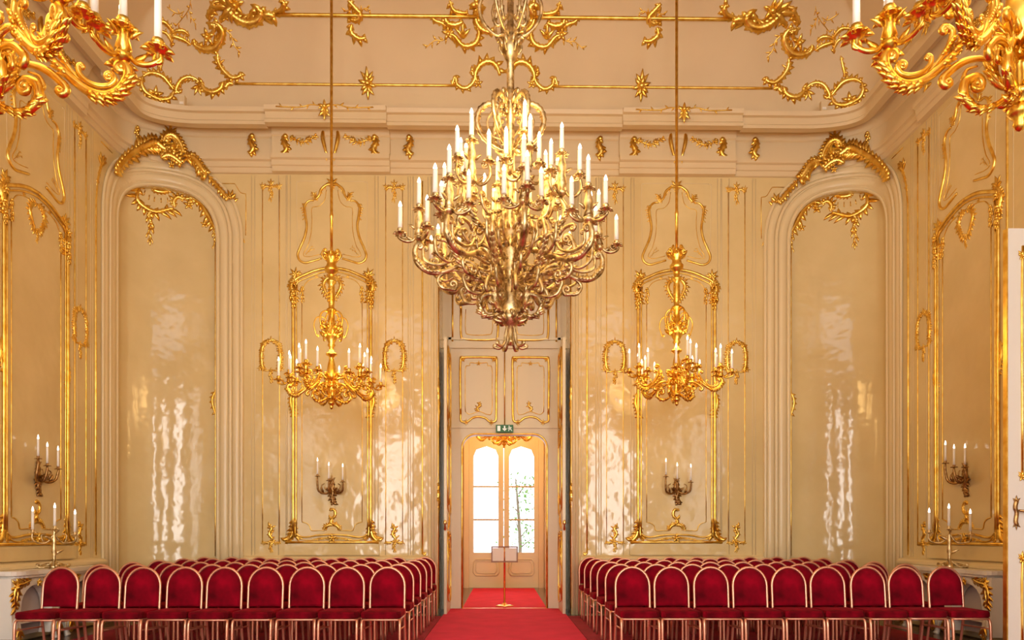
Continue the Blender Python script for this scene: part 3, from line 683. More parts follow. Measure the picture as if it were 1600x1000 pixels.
mb = MB(); mb.tube(np.array([(0, z) for z in (3.2, 4.0, 4.55)]), .012, 5, .8, .02); mb.build('gilded_bead', 'gold', surround, doorfn)
# leaves folded back into the embrasure
for i, s in enumerate((-1, 1)):
    mb = MB(); mb.box(*sorted((s * .94, s * .985)), DW + .02, DOORY - .03, .01, 4.5)
    dr = struct(mb, 'door_%d' % (i + 1), 'door', smooth=False); dr['label'] = ('left' if s < 0 else 'right') + ' tall panelled door leaf folded back into the doorway'
    lf = lambda v, s=s: np.stack([s * (.938 - v[:, 2]), DW + .02 + v[:, 0], v[:, 1]], 1)
    mb = MB()
    for z0, z1 in ((.25, 1.25), (1.75, 3.0), (3.2, 4.3)):
        mb.tube(cr([(.14, z0), (.14, z1), (.45, z1 + .06), (.78, z1), (.78, z0), (.45, z0 - .06), (.14, z0)], 4), .016, 5, .8, .005)
        tuft(mb, (.45, z1 - .05), -PI / 2, .2, 3); tuft(mb, (.45, z0 + .05), PI / 2, .2, 3); flower(mb, (.45, z1 + .02), .06)
    rocaille(mb, [(.3, 1.4), (.45, 1.5), (.55, 1.62)], .02, 1, 2, 3); rocaille(mb, [(.5, 1.2), (.38, 1.0), (.35, .8)], .02, 1, 2, 3)
    mb.build('leaf_panel_frame', 'gold', dr, lf)
    mb = MB(); mb.lathe([(.0, -.09), (.025, -.07), (.012, 0), (.03, .03), (.02, .07), (.0, .09)], 10); hd = mb.build('door_handle', 'brass', dr); hd.location = (s * .965, DW - .01, 1.45); hd['label'] = 'polished brass door handle'
# gilding on the reveals behind the leaves
for s in (-1, 1):
    mb = MB()
    for a in (.03, .09): mb.tube(np.array([(a, z) for z in (.1, 2, 4, EMB_Z)]), .012, 5, .8, .004)
    rocaille(mb, [(.06, 3.9), (.03, 3.6), (.08, 3.3), (.05, 3.0)], .03, 1, 2, 2); rocaille(mb, [(.06, 2.2), (.03, 1.9), (.08, 1.6)], .03, -1, 2, 2)
    mb.build('reveal_ornament', 'gold', wall_back, lambda v, s=s: np.stack([s * (EMB_X - v[:, 2]), DW + v[:, 0], v[:, 1]], 1), label='gilded moulding on the door reveal')
# exit sign above the opening
ex_ = empty('exit_sign', (0, DOORY - .06, 3.08), label='green exit sign with arrow and running figure above the doorway', cat='sign')
mb = MB(); mb.box(-.15, .15, -.02, .02, 0, .13); mb.build('board', 'green', ex_, smooth=False)
mb = MB(); mb.box(-.125, -.075, -.024, -.02, .02, .11); mb.build('door_pictogram', 'signw', ex_, smooth=False)
mb = MB(); mb.box(-.012, .012, -.024, -.02, .055, .11); mb.prism([(-.04, .06), (0, .02), (.04, .06), (.025, .068), (0, .045), (-.025, .068)], -.024, -.02); mb.build('arrow', 'signw', ex_, smooth=False)
mb = MB(); sf = lambda v: np.stack([v[:, 0], -.021 - v[:, 2] * .3, v[:, 1]], 1)
mb.tube([(.085, .085), (.10, .055)], .011, 5); mb.tube([(.10, .055), (.075, .045), (.07, .02)], .007, 5); mb.tube([(.10, .055), (.118, .04), (.128, .02)], .007, 5); mb.tube([(.085, .083), (.065, .075), (.062, .055)], .006, 5); mb.tube([(.085, .083), (.11, .085), (.12, .07)], .006, 5); blob(mb, (.078, .104), .011)
mb.build('running_figure', 'signw', ex_, sf)
# room beyond
FD = 17.9
mb = MB(); mb.box(-2.6, 2.6, DOORY, FD + .1, -.1, 0); o = struct(mb, 'floor_far', 'parquet', smooth=False); o['label'] = 'floor of the room beyond the doorway'
mb = MB()
for s in (-1, 1): mb.box(*sorted((s * 2.5, s * 2.6)), DOORY + .3, FD, 0, 5.2); mb.box(*sorted((s * OW, s * 2.6)), DOORY + .25, DOORY + .3, 0, 5.2); mb.box(*sorted((s * .98, s * 2.6)), FD, FD + .3, 0, 5.2)
mb.box(-2.6, 2.6, DOORY + .25, DOORY + .3, OZ, 5.2); mb.box(-.98, .98, FD, FD + .3, 4.0, 5.2); mb.box(-2.6, 2.6, DOORY + .25, FD + .3, 5.2, 5.3)
for s in (-1, 1): mb.box(*sorted((s * .86, s * .98)), FD - .12, FD + .3, 0, 4.0); mb.box(*sorted((s * 1.0, s * 1.2)), FD - .5, FD - .3, 0, 4.6)
o = struct(mb, 'wall_far', 'far', smooth=False); o['label'] = 'warm cream walls of the room beyond the doorway'
for i, s in enumerate((-1, 1)):
    mb = MB(); x0, x1 = .005, .858
    bx = lambda a, b, y0, y1, z0, z1: mb.box(*sorted((s * a, s * b)), y0, y1, z0, z1)
    bx(x0, x0 + .13, FD, FD + .08, 0, 3.9); bx(x1 - .11, x1, FD, FD + .08, 0, 3.9); bx(x0 + .13, x1 - .11, FD + .01, FD + .07, .0, .87); bx(x0 + .13, x1 - .11, FD + .01, FD + .07, 3.62, 3.9)
    gr = struct(mb, 'door_%d' % (i + 3), 'door', smooth=False); gr['label'] = ('left' if s < 0 else 'right') + ' leaf of the glazed garden door beyond'
    mb = MB()
    for z in (1.68, 2.5): bx(x0 + .13, x1 - .11, FD + .02, FD + .06, z - .02, z + .02)
    mb.build('glazing_bar', 'bronze', gr, smooth=False)
    mb = MB(); q = [(x0 + .13, 3.62), (x0 + .13, 3.25), (x0 + .2, 3.42), (x0 + .42, 3.5), (x1 - .18, 3.42), (x1 - .11, 3.25), (x1 - .11, 3.62)]; mb.prism([(s * a, b) for a, b in q], FD + .01, FD + .07); mb.build('arched_head', 'door', gr, smooth=False)
    mb = MB(); bx(x0 + .13, x1 - .11, FD + .035, FD + .041, .87, 3.62); mb.build('pane', 'glass', gr, smooth=False)
    mb = MB(); cxx = (x0 + x1) / 2
    q = [(cxx - .26, .3), (cxx - .32, .38), (cxx - .32, .62), (cxx - .26, .7), (cxx + .26, .7), (cxx + .32, .62), (cxx + .32, .38), (cxx + .26, .3), (cxx - .26, .3)]
    mb.tube([(s * a, b) for a, b in q], .018, 5, .8, 0); mb.tube([(s * (cxx + (a - cxx) * .8), .5 + (b - .5) * .75) for a, b in q], .01, 5, .8, 0)
    mb.build('leaf_moulding', 'door', gr, lambda v: np.stack([v[:, 0], FD - v[:, 2], v[:, 1]], 1))
# garden outside the glazed door
mb = MB(); mb.box(-12, 12, FD + .4, 45, -.35, -.25); o = struct(mb, 'ground', 'ground', smooth=False); o['label'] = 'pale garden gravel outside the glazed door'
tr_ = empty('garden_tree', (.5, 23.5, -.25), label='leafy garden tree seen through the glazed door', cat='tree')
mb = MB(); mb.tube3([(0, 0, 0), (.05, 0, 1.2), (0, .1, 2.2), (-.1, 0, 3.4)], [.07, .06, .05, .02], 7)
for a in range(7): q = a * .9; mb.tube3([(0, 0, 1.1 + a * .3), (.3 * math.cos(q), .3 * math.sin(q), 1.35 + a * .3), (.6 * math.cos(q), .5 * math.sin(q), 1.55 + a * .3)], [.025, .016, .008], 5)
mb.build('trunk', 'trunk', tr_)
rg = np.random.default_rng(3); mb = MB()
for i in range(420):
    q = rg.random() * 2 * PI; rr = .25 + .55 * rg.random(); c0 = np.array([rr * math.cos(q), rr * .8 * math.sin(q), 1.2 + 2.3 * rg.random()]); d = rg.normal(size=3); d /= np.linalg.norm(d); e_ = np.cross(d, rg.normal(size=3)); e_ /= np.linalg.norm(e_)
    mb.add([c0, c0 + d * .07 + e_ * .03, c0 + d * .14, c0 + d * .07 - e_ * .03], [(0, 1, 2, 3)])
mb.build('foliage', 'leaf', tr_, kind='stuff')

# sign on a brass stand
st = empty('sign_stand', (.0, 13.02, 0.012), label='brass stand with a small framed notice in the doorway', cat='stand')
mb = MB(); mb.lathe([(.0, 0), (.155, 0), (.16, .012), (.12, .025), (.05, .035), (.03, .06), (.0, .06)], 24); mb.build('base', 'brass', st)
mb = MB(); mb.lathe([(.018, .04), (.018, .98), (.026, .985), (.026, 1.0), (.012, 1.01), (.02, 1.05), (.0, 1.07)], 12); mb.build('pole', 'brass', st)
mb = MB(); mb.box(-.24, .24, -.045, -.02, .79, .815); mb.box(-.24, .24, -.045, -.02, 1.055, 1.08); mb.box(-.24, -.216, -.045, -.02, .815, 1.055); mb.box(.216, .24, -.045, -.02, .815, 1.055); mb.build('notice_frame', 'wood', st, smooth=False)
for s in (-1, 1): mb = MB(); mb.box(*sorted((s * .012, s * .215)), -.036, -.028, .82, 1.05); mb.build('notice_page', 'paper', st, smooth=False)

# ------------------------------------------------------------------ carpets
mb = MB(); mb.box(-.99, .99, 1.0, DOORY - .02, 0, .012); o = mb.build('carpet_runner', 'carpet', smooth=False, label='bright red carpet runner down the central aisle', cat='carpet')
mb = MB(); mb.box(-.74, .74, DOORY + .03, 17.6, 0, .012); mb.build('carpet_runner', 'carpet', smooth=False, label='red carpet continuing into the room beyond the doorway', cat='carpet')
mb = MB(); mb.box(-OW, OW, DOORY - .02, DOORY + .03, 0, .016); o = struct(mb, 'trim_4', 'brass', smooth=False); o['label'] = 'brass threshold strip in the doorway'
for s in (-1, 1):
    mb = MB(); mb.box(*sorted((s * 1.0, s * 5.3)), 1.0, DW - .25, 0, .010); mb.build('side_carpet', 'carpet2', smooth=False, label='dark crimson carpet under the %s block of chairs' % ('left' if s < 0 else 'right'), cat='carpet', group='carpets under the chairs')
# heating grilles in the dado beside the door
for s in (-1, 1):
    g_ = empty('floor_grille', (s * 1.5, DW - .11, 0), label='slatted heating grille at the wall foot %s of the doorway' % ('left' if s < 0 else 'right'), cat='grille', group='heating grilles by the doorway')
    mb = MB(); mb.box(-.26, .26, -.03, .03, 0.0, .03); mb.box(-.26, .26, -.03, .03, .16, .18); mb.build('frame', 'mould', g_, smooth=False)
    mb = MB(); mb.box(-.25, .25, .01, .02, .03, .16); mb.build('backing', 'dark', g_, smooth=False)
    m0 = None
    for k in range(13):
        if m0 is None: mb = MB(); mb.box(-.007, .007, -.02, .01, .03, .16); m0 = mb.build('slat', 'mould', g_, smooth=False); m0.location = (-.24, 0, 0)
        else: inst('slat', m0, g_, (-.24 + k * .04, 0, 0))

# open door leaf at the right edge
sd = empty('door_5', (XW - .02, 7.0, 0), label='white side door leaf standing open at the right edge', kind='structure')
mb = MB(); mb.box(-1.0, 0, -.025, .025, .01, 4.27); mb.build('leaf', 'white', sd, smooth=False)
mb = MB(); mb.box(-1.012, -1.0, -.028, .028, .01, 4.27); mb.build('gilded_edge', 'gold', sd, smooth=False)
lf = lambda v: np.stack([-1.0 + v[:, 0], -.026 - v[:, 2], v[:, 1]], 1)
mb = MB()
for z0, z1 in ((.2, 1.05), (1.85, 4.0)):
    mb.tube(cr([(.14, z0), (.14, z1 - .06), (.2, z1), (.5, z1 + .04), (.8, z1), (.86, z1 - .06), (.86, z0), (.5, z0 - .04), (.14, z0)], 4), .014, 5, .8, .004)
    for zz in (z0, z1): flower(mb, (.14, zz), .045, .005); tuft(mb, (.14, zz), PI / 2, .08, 3)
mb.build('panel_frame', 'gold', sd, lf)
mb = MB(); mb.tube(cr([(.08, 1.62), (.065, 1.55), (.08, 1.5), (.07, 1.42), (.08, 1.38)], 4), .022, 6, .6, .01); mb.tube([(.075, 1.52), (.16, 1.51), (.2, 1.5)], [.012, .014, .01], 6, 1, .05); tuft(mb, (.08, 1.6), PI / 2, .07, 3); tuft(mb, (.08, 1.4), -PI / 2, .07, 3); mb.build('door_handle', 'bronze', sd, lf, label='ornate dark bronze handle')

# ------------------------------------------------------------------ lights with candles
def candle_meshes(tag, r, h, gm):
    mb = MB(); mb.lathe([(.0, 0), (r * 1.08, 0), (r * 1.02, h * .3), (r * .98, h * .75), (r * .9, h * .76), (r * .9, h * .78), (.0, h * .78)], 10); c = mb.build('candle', 'candle')
    mb = MB(); mb.lathe([(r * .8, h * .775), (r * .88, h * .84), (r * .6, h * .92), (r * .2, h * .985), (0, h)], 8); b = mb.build('bulb', 'bulb')
    R = r * (3.4 if tag == 's' else 2.6); mb = MB()
    mb.lathe([(0, -R * 1.1), (R * .25, -R * 1.05), (R * .22, -R * .7), (R * .55, -R * .5), (R * .95, -R * .34), (R * 1.1, -R * .2), (R * .6, -R * .22), (R * .34, -R * .1), (R * .5, R * .25), (R * .55, R * .42), (R * .4, R * .5), (R * .45, R * .62), (0, R * .6)], 10)
    for i in range(7):
        q = i * 2 * PI / 7; lm = MB(); leaf(lm, (R * .5, -R * .35), .1, R * .9, R * .55, -.9, 0, 0, 4, 1.0, 4)
        mb.put(lm, lambda v, q=q: np.stack([v[:, 0] * math.cos(q) - v[:, 2] * math.sin(q), v[:, 0] * math.sin(q) + v[:, 2] * math.cos(q), v[:, 1]], 1))
    p = mb.build('drip_pan', gm)
    for o in (c, b, p): COL.objects.unlink(o)
    ms = (c.data, b.data, p.data)
    for o in (c, b, p): bpy.data.objects.remove(o)
    return ms, R
def rot(q, cx=0.0, cz=0.0, cy=0.0):
    """(r, z, c) of a vertical plane at azimuth q about (cx, cy) -> xyz"""
    return lambda v: np.stack([cx + v[:, 0] * math.cos(q) - v[:, 2] * math.sin(q), cy + v[:, 0] * math.sin(q) + v[:, 2] * math.cos(q), cz + v[:, 1]], 1)
def put_candles(par, spots, ms, R):
    for x, y, z in spots:
        inst('drip_pan', ms[2], par, (x, y, z - R * .5)); inst('candle', ms[0], par, (x, y, z)); inst('bulb', ms[1], par, (x, y, z))
def upright(mb):
    q = MB(); q.put(mb, rot(0)); return q
def cluster(mb, R0, z0, zc, zl, br, r, angs):
    """little candle branch at the end of an arm: one tall middle candle, lower ones round it; returns candle seats"""
    lt = MB(); lt.lathe([(r * .6, z0 - r), (r * 2.2, z0 + r * .5), (r * 2.4, z0 + r * 1.5), (r * 1.3, z0 + r * 2.4), (r * 2.3, (z0 + zl) / 2), (r * 1.5, zl), (r * 2.0, zl + (zc - zl) * .3), (r * .9, zc - .05), (r * 1.1, zc - .02)], 9); mb.put(lt, lambda v: v + np.array([R0, 0, 0]))
    out = [(R0, 0, zc)]
    for a in angs:
        q = MB(); h = zl - z0
        scroll(q, [(r * 1.2, z0 + h * .45), (br * .35, z0 - h * .05), (br * .75, z0 - h * .12), (br * 1.08, z0 + h * .2), (br * 1.0, zl - r * 2.4)], r * .8, 0, 0, per=4, k=5, r_end=.6)
        scroll(q, [(br * 1.02, zl - r * 3), (br * .9, zl - r * 4)], r * .55, 0, 1, None, r * 1.5, per=3, k=5)
        leaf(q, (br * .3, z0), .3, br * .5, r * 2, .8, 0, 0, 5, .6, 5); leaf(q, (r * 2, zl), 1.0, br * .45, r * 1.8, -1.2, 0, 0, 4, .7, 5)
        mb.put(q, rot(a, R0)); out.append((R0 + br * math.cos(a), br * math.sin(a), zl))
    return out
def acanthus(mb, pts, r, n=5, side=1, per=4, k=5):
    """leafy sheath along a path"""
    p = cr(pts, per); T = np.gradient(p, axis=0); st = max(1, len(p) // n)
    for i in range(0, len(p), st):
        a = math.atan2(T[i, 1], T[i, 0])
        for cc in (-.55, .55): leaf(mb, p[i], a + side * .16, r * 3.0, r * 1.7, side * .5, cc * r * 1.1, cc * r * .5, 4, .7, 5)
        leaf(mb, np.asarray(p[i]) + r * .5 * side * np.array([-math.sin(a), math.cos(a)]), a + side * .22, r * 2.8, r * 1.5, side * .7, 0, 0, 4, .9, 5)

# ---- smaller chandelier; measured on the near right one: (r, z) from its tip
ck = lambda *p: [((1360 - x) / 1710., (960 - y) / 1710.) for x, y in p]
def small_meshes():
    d = {}
    mb = MB(); r = .021
    A = ck((1150, 430), (1060, 415), (960, 432), (870, 480), (780, 560)); scroll(mb, A, r * .9, 0, -1, None, .025)
    A = ck((1290, 640), (1200, 600), (1150, 500), (1160, 400), (1200, 350)); scroll(mb, A, r * 1.3, 0, 1, None, .045, turns=1.1, pk=.4)
    A = ck((1310, 600), (1320, 420), (1280, 280), (1200, 170), (1130, 150)); scroll(mb, A, r * .8, 0, -1, None, .022)
    A = ck((910, 130), (925, 220), (890, 340), (800, 440), (700, 530), (600, 595), (500, 615), (410, 580), (350, 500), (335, 430), (355, 385)); p = scroll(mb, A, r * 1.15, 0, 1, None, .022, pk=.6, k=7)
    acanthus(mb, ck((620, 600), (520, 625), (420, 590), (350, 510)), r * .95, 5, -1); acanthus(mb, ck((760, 480), (850, 380), (910, 250)), r * .8, 4, 1)
    A = ck((910, 140), (890, 60), (850, 40)); scroll(mb, A, r * .8, 0, 1, None, .022)
    A = ck((650, 545), (740, 440), (820, 320), (850, 220), (810, 180)); scroll(mb, A, r * .75, 0, 1, None, .018); acanthus(mb, ck((760, 400), (830, 290)), r * .6, 3, 1)
    A = ck((445, 455), (430, 490), (470, 535), (540, 545), (620, 520), (680, 460), (690, 415)); scroll(mb, A, r * .6, 1, 1, .020, .014)
    A = ck((1040, 470), (960, 500), (930, 560)); scroll(mb, A, r * .5, 0, 1, None, .02)
    acanthus(mb, ck((1200, 600), (1150, 500), (1165, 400)), r * .9, 4, -1)
    mb = upright(mb); seats = cluster(mb, .578, .36, .52 + .02, .455, .145, .016, (0.0, 2.0, -2.0))
    d['arm'] = mb; d['seats'] = seats
    mb = MB()      # lower scroll, one per arm
    A = ck((1265, 690), (1180, 760), (1080, 800), (980, 780), (920, 700), (930, 610), (990, 570)); scroll(mb, A, r * 1.05, 0, -1, None, .035, k=7); acanthus(mb, ck((1160, 770), (1040, 795), (940, 730)), r * .8, 4, -1)
    d['foot'] = upright(mb)
    mb = MB(); mb.lathe([(0, 0), (.012, .01), (.02, .03), (.016, .05), (.03, .07), (.038, .09), (.03, .11), (.022, .125), (.05, .14), (.056, .16), (.034, .18), (.028, .2), (.03, .24), (.026, .3), (.034, .32), (.04, .34), (.03, .36), (.036, .38), (.045, .41), (.058, .45), (.045, .55), (.035, .62), (.025, .68), (.03, .72), (.055, .74), (.055, .76), (.025, .78), (.025, .84), (.04, .87), (.03, .9),
                        (.06, .97), (.075, 1.03), (.06, 1.12), (.035, 1.2), (.03, 1.28), (.05, 1.34), (.05, 1.36), (.028, 1.38), (.03, 1.42), (.034, 1.5), (.034, 1.66), (.028, 1.69), (.05, 1.72), (.05, 1.75), (.03, 1.77), (.034, 1.84), (.066, 1.87), (.07, 1.92), (.05, 1.95), (.045, 2.0), (.07, 2.04), (.06, 2.12), (.02, 2.16)], 16)
    for i in range(60):     # twist on the shaft
        q = i * .5; mb.add([(.036 * math.cos(q + a) + .006 * math.cos(b) * math.cos(q + a), .036 * math.sin(q + a), 1.42 + i * .0042 + .006 * math.sin(b)) for a, b in ((0, 0), (.3, 1), (.3, 3), (0, 4))], [(0, 1, 2, 3)])
    q = MB(); q.put(mb, lambda v: v * np.array([1.35, 1.35, 1])); mb = q
    d['stem'] = mb
    mb = MB()      # leafy crowns on the stem
    for zc, n, L in ((.14, 8, .06), (1.02, 9, .14), (1.12, 7, .12), (2.08, 8, .12), (.42, 7, .09)):
        for i in range(n):
            q = MB(); leaf(q, (.04, zc), -.3, L, L * .5, 1.6, 0, 0, 5, .8, 6); mb.put(q, rot(i * 2 * PI / n + zc))
    for i in range(5):
        q = MB(); scroll(q, [(.03, 1.3), (.09, 1.33), (.15, 1.26), (.14, 1.12), (.08, .98), (.03, .95)], .014, 0, 0); scroll(q, [(.06, 1.2), (.12, 1.24), (.2, 1.22), (.235, 1.12), (.2, .98)], .010, 0, -1, None, .018); acanthus(q, [(.12, 1.2), (.15, 1.1), (.1, 1.0)], .016, 3, -1)
        scroll(q, [(.04, 2.02), (.1, 2.03), (.13, 2.1), (.1, 2.16)], .013, 0, 1, None, .02); mb.put(q, rot(i * 2 * PI / 5 + .5))
    d['crown'] = mb
    mb = MB(); mb.lathe([(.02, 2.14), (.02, 7.0)], 10); d['rod'] = mb
    return d
SM = None
sm_c, sm_R = candle_meshes('s', .0155, .27, 'goldw')
def small_chandelier(loc, rz, label, rod_top, power=52, arms=(0, 72, 144, 216, 288), feet=(36, 108, 180, 252, 324)):
    global SM
    if SM is None:
        random.seed(5); d = small_meshes(); SM = {'seats': d.pop('seats')}
        for k_, b in d.items():
            if k_ == 'rod': continue
            o = b.build(k_, 'goldw'); SM[k_] = o.data; COL.objects.unlink(o); bpy.data.objects.remove(o)
    e = empty('small_chandelier', loc, rz, label=label, cat='chandelier', group='smaller gilded chandeliers')
    inst('stem', SM['stem'], e); inst('leaf_crown', SM['crown'], e)
    mb = MB(); mb.lathe([(.02, 2.14), (.02, 2.6), (.026, 2.61), (.026, 2.65), (.02, 2.66), (.02, rod_top - loc[2])], 10); mb.build('rod', 'goldw', e)
    for q in arms:
        a = inst('arm', SM['arm'], e, (0, 0, 0), math.radians(q)); put_candles(a, SM['seats'], sm_c, sm_R)
    for q in feet: inst('foot_scroll', SM['foot'], e, (0, 0, 0), math.radians(q))
    l = bpy.data.lights.new('candle_light', 'POINT'); l.energy = power; l.color = (1, .62, .22); l.shadow_soft_size = .35
    lo = bpy.data.objects.new('candle_light', l); COL.objects.link(lo); lo.parent = e; lo.location = (0, 0, .95)
    return e
CZ = COVE_Z + COVE_R * math.sin(TT)
small_chandelier((-2.36, 9.85, 2.99), -PI / 2 - .35, 'smaller gilded chandelier hanging before the left panel of the back wall', CZ)
small_chandelier((2.34, 9.85, 3.05), -PI / 2, 'smaller gilded chandelier hanging before the right panel of the back wall', CZ)
small_chandelier((-2.27, 3.12, 2.98), 0, 'large-looking gilded chandelier cut off at the top left corner', CZ, 26, (5, -30, -75, -125, 170), (-5, -40, -100, 200))
small_chandelier((2.23, 3.15, 3.05), 0, 'large-looking gilded chandelier cut off at the top right corner', CZ, 26, (180, 216, 258, 305, 20), (183, 225, 290, 345))
small_chandelier((0, 15.2, 3.12), .3, 'gilded chandelier in the far room, just visible under the door head', 5.2, 260)

# ---- the great chandelier; (r, z) from its tip, measured on the photo
gk = lambda *p: [((800 - x) / 732., (885 - y) / 732.) for x, y in p]
def big_chandelier(loc):
    random.seed(9)
    e = empty('great_chandelier', loc, -PI / 2, label='great central chandelier of aged gilt scrolls with many white candles', cat='chandelier')
    ms, R = candle_meshes('b', .019, .245, 'goldp'); r = .024
    # lower tier
    mb = MB()
    scroll(mb, gk((740, 520), (690, 455), (620, 440), (570, 470), (545, 530)), r * .8, 0, -1, None, .03)
    A = gk((770, 420), (660, 400), (560, 350), (480, 335), (420, 365), (340, 395), (260, 390), (195, 340), (178, 270), (190, 225)); scroll(mb, A, r * 1.1, 0, -1, None, .03, k=7, pk=.6)
    acanthus(mb, gk((350, 395), (260, 392), (195, 335)), r, 5, 1); acanthus(mb, gk((700, 410), (600, 370), (500, 335)), r * .8, 4, -1)
    scroll(mb, gk((590, 460), (600, 400), (560, 330), (500, 310), (470, 330)), r * .7, 0, 1, None, .02)
    scroll(mb, gk((500, 385), (430, 375), (360, 400), (325, 440), (350, 490), (420, 500)), r * .75, 0, 1, None, .045, k=6); acanthus(mb, gk((330, 440), (360, 495), (420, 505)), r * .6, 4, -1)
    scroll(mb, gk((230, 250), (240, 320), (320, 345), (400, 320), (440, 260)), r * .6, 1, 1, .022, .022)
    scroll(mb, gk((470, 330), (440, 250), (380, 190), (320, 180)), r * .7, 0, -1, None, .03); acanthus(mb, gk((450, 280), (400, 205)), r * .6, 3, 1)
    mb = upright(mb); sL = cluster(mb, .815, .945, 1.26, 1.04, .165, .019, (0, 2.0, -2.0)); lower = mb.build('arm', 'goldp'); COL.objects.unlink(lower)
    # upper tier
    mb = MB()
    scroll(mb, [(.04, .98), (.14, .92), (.26, .98), (.38, 1.02), (.47, 1.1), (.50, 1.22), (.46, 1.3)], r, 0, 1, None, .026, k=7); acanthus(mb, [(.26, .98), (.4, 1.03), (.49, 1.15)], r * .9, 5, -1)
    scroll(mb, [(.05, 1.3), (.12, 1.2), (.22, 1.14), (.32, 1.18), (.36, 1.28)], r * .7, 0, 1, None, .024); scroll(mb, [(.3, .98), (.36, .86), (.47, .82), (.56, .88)], r * .7, 0, 1, None, .03)
    acanthus(mb, [(.1, 1.22), (.25, 1.15)], r * .7, 3, 1)
    mb = upright(mb); sU = cluster(mb, .47, 1.34, 1.74, 1.53, .16, .019, (0, 2.0, -2.0)); upper = mb.build('upper_arm', 'goldp'); COL.objects.unlink(upper)
    # foot volutes
    mb = MB(); scroll(mb, gk((745, 620), (690, 660), (630, 650), (598, 590), (615, 535), (665, 515)), r * 1.2, 0, -1, None, .05, k=7); acanthus(mb, gk((700, 660), (620, 640), (600, 570)), r, 4, -1); scroll(mb, gk((720, 500), (690, 460), (640, 450)), r * .7, 0, 1, None, .03); foot = upright(mb).build('foot_scroll', 'goldp'); COL.objects.unlink(foot)
    # ring loops above
    mb = MB(); B = 2.21 - .42
    p = [(.03, B), (.12, B + .03), (.24, B + .12), (.30, B + .26), (.27, B + .38), (.18, B + .43), (.09, B + .4), (.05, B + .34)]; rocaille(mb, p, r * .85, 1, 3, 1.6, k=6); scroll(mb, [(.05, B + .1), (.16, B + .14), (.21, B + .26), (.17, B + .35)], r * .45, 0, 1, None, .025)
    scroll(mb, [(.03, B + .36), (.06, B + .5), (.12, B + .5)], r * .6, 0, -1, None, .018); ringo = upright(mb).build('ring_loop', 'goldp'); COL.objects.unlink(ringo)
    # lyre scrolls at the top
    mb = MB(); T0 = 2.78; scroll(mb, [(.05, T0 + .05), (.14, T0 + .06), (.24, T0 + .16), (.28, T0 + .3), (.24, T0 + .42)], r * .75, 0, 1, None, .03); rocaille(mb, [(.04, T0 + .2), (.12, T0 + .14), (.16, T0 + .26), (.12, T0 + .4)], r * .55, 1, 3, 2); scroll(mb, [(.06, T0 + .02), (.1, T0 - .06), (.07, T0 - .12)], r * .5); top = upright(mb).build('crown_scroll', 'goldp'); COL.objects.unlink(top)
    mb = MB(); scroll(mb, [(.06, .62), (.2, .56), (.36, .6), (.5, .7), (.58, .84), (.55, .96)], r, 0, 1, None, .04, k=7); acanthus(mb, [(.3, .58), (.46, .66), (.57, .8)], r * .9, 5, -1)
    scroll(mb, [(.1, .8), (.2, .74), (.32, .78), (.4, .9), (.36, 1.02)], r * .9, 0, 1, None, .04); scroll(mb, [(.22, .56), (.3, .46), (.42, .47), (.47, .56)], r * .8, 0, 1, None, .035); scroll(mb, [(.52, .72), (.62, .68), (.72, .74), (.74, .86)], r * .7, 0, 1, None, .03)
    scroll(mb, [(.06, 1.0), (.16, .94), (.24, 1.0), (.24, 1.12)], r * .8, 0, 1, None, .03); acanthus(mb, [(.12, .78), (.3, .78), (.4, .9)], r * .7, 4, 1)
    mid = upright(mb).build('scroll_bracket', 'goldp'); COL.objects.unlink(mid)
    for i in range(8): inst('scroll_bracket', mid, e, (0, 0, 0), i * 2 * PI / 8 + .12 + PI / 8)
    for i in range(8):
        a = inst('arm', lower, e, (0, 0, 0), i * 2 * PI / 8 + .12); put_candles(a, sL, ms, R); (i < 6) and inst('foot_scroll', foot, e, (0, 0, 0), i * 2 * PI / 6 + .52)
    for i in range(6):
        a = inst('upper_arm', upper, e, (0, 0, 0), i * 2 * PI / 6 + .25); put_candles(a, sU, ms, R); inst('ring_loop', ringo, e, (0, 0, 0), i * 2 * PI / 6 + PI / 6 + PI / 3); inst('crown_scroll', top, e, (0, 0, 0), i * 2 * PI / 6 + PI / 6)
    mb = MB(); mb.lathe([(0, .04), (.03, .05), (.022, .1), (.03, .2), (.06, .23), (.09, .27), (.10, .31), (.07, .34), (.08, .36), (.085, .4), (.06, .48), (.062, .53), (.05, .55), (.06, .6), (.045, .64), (.05, .7), (.06, .75), (.05, .78), (.065, .84), (.075, .9), (.06, .97), (.05, 1.02), (.055, 1.07), (.065, 1.08), (.065, 1.1), (.055, 1.12), (.05, 1.22), (.06, 1.3), (.04, 1.36), (.045, 1.5), (.06, 1.56), (.04, 1.62), (.035, 1.8), (.035, 2.2), (.05, 2.22), (.035, 2.25), (.032, 2.6), (.05, 2.62), (.075, 2.68), (.085, 2.75), (.06, 2.78), (.08, 2.82), (.03, 2.86), (.028, CZ - loc[2])], 18); mb.build('stem', 'goldp', e)
    mb = MB()
    for zc, n, L, a0, bd in ((.30, 9, .10, -.6, 1.5), (.33, 7, .09, .3, -1.6), (.9, 8, .13, .9, -.6), (1.08, 9, .09, .2, .9), (2.2, 8, .10, .2, 1.4), (2.72, 8, .10, .6, .8), (2.8, 8, .09, .4, -1.5), (1.55, 8, .1, .4, .9)):
        for i in range(n): q = MB(); leaf(q, (.045, zc), a0, L, L * .5, bd, 0, 0, 5, .8, 6); mb.put(q, rot(i * 2 * PI / n + zc * 3))
    mb.build('leaf_crown', 'goldp', e)
    mb = MB()      # pendant of drooping leaves
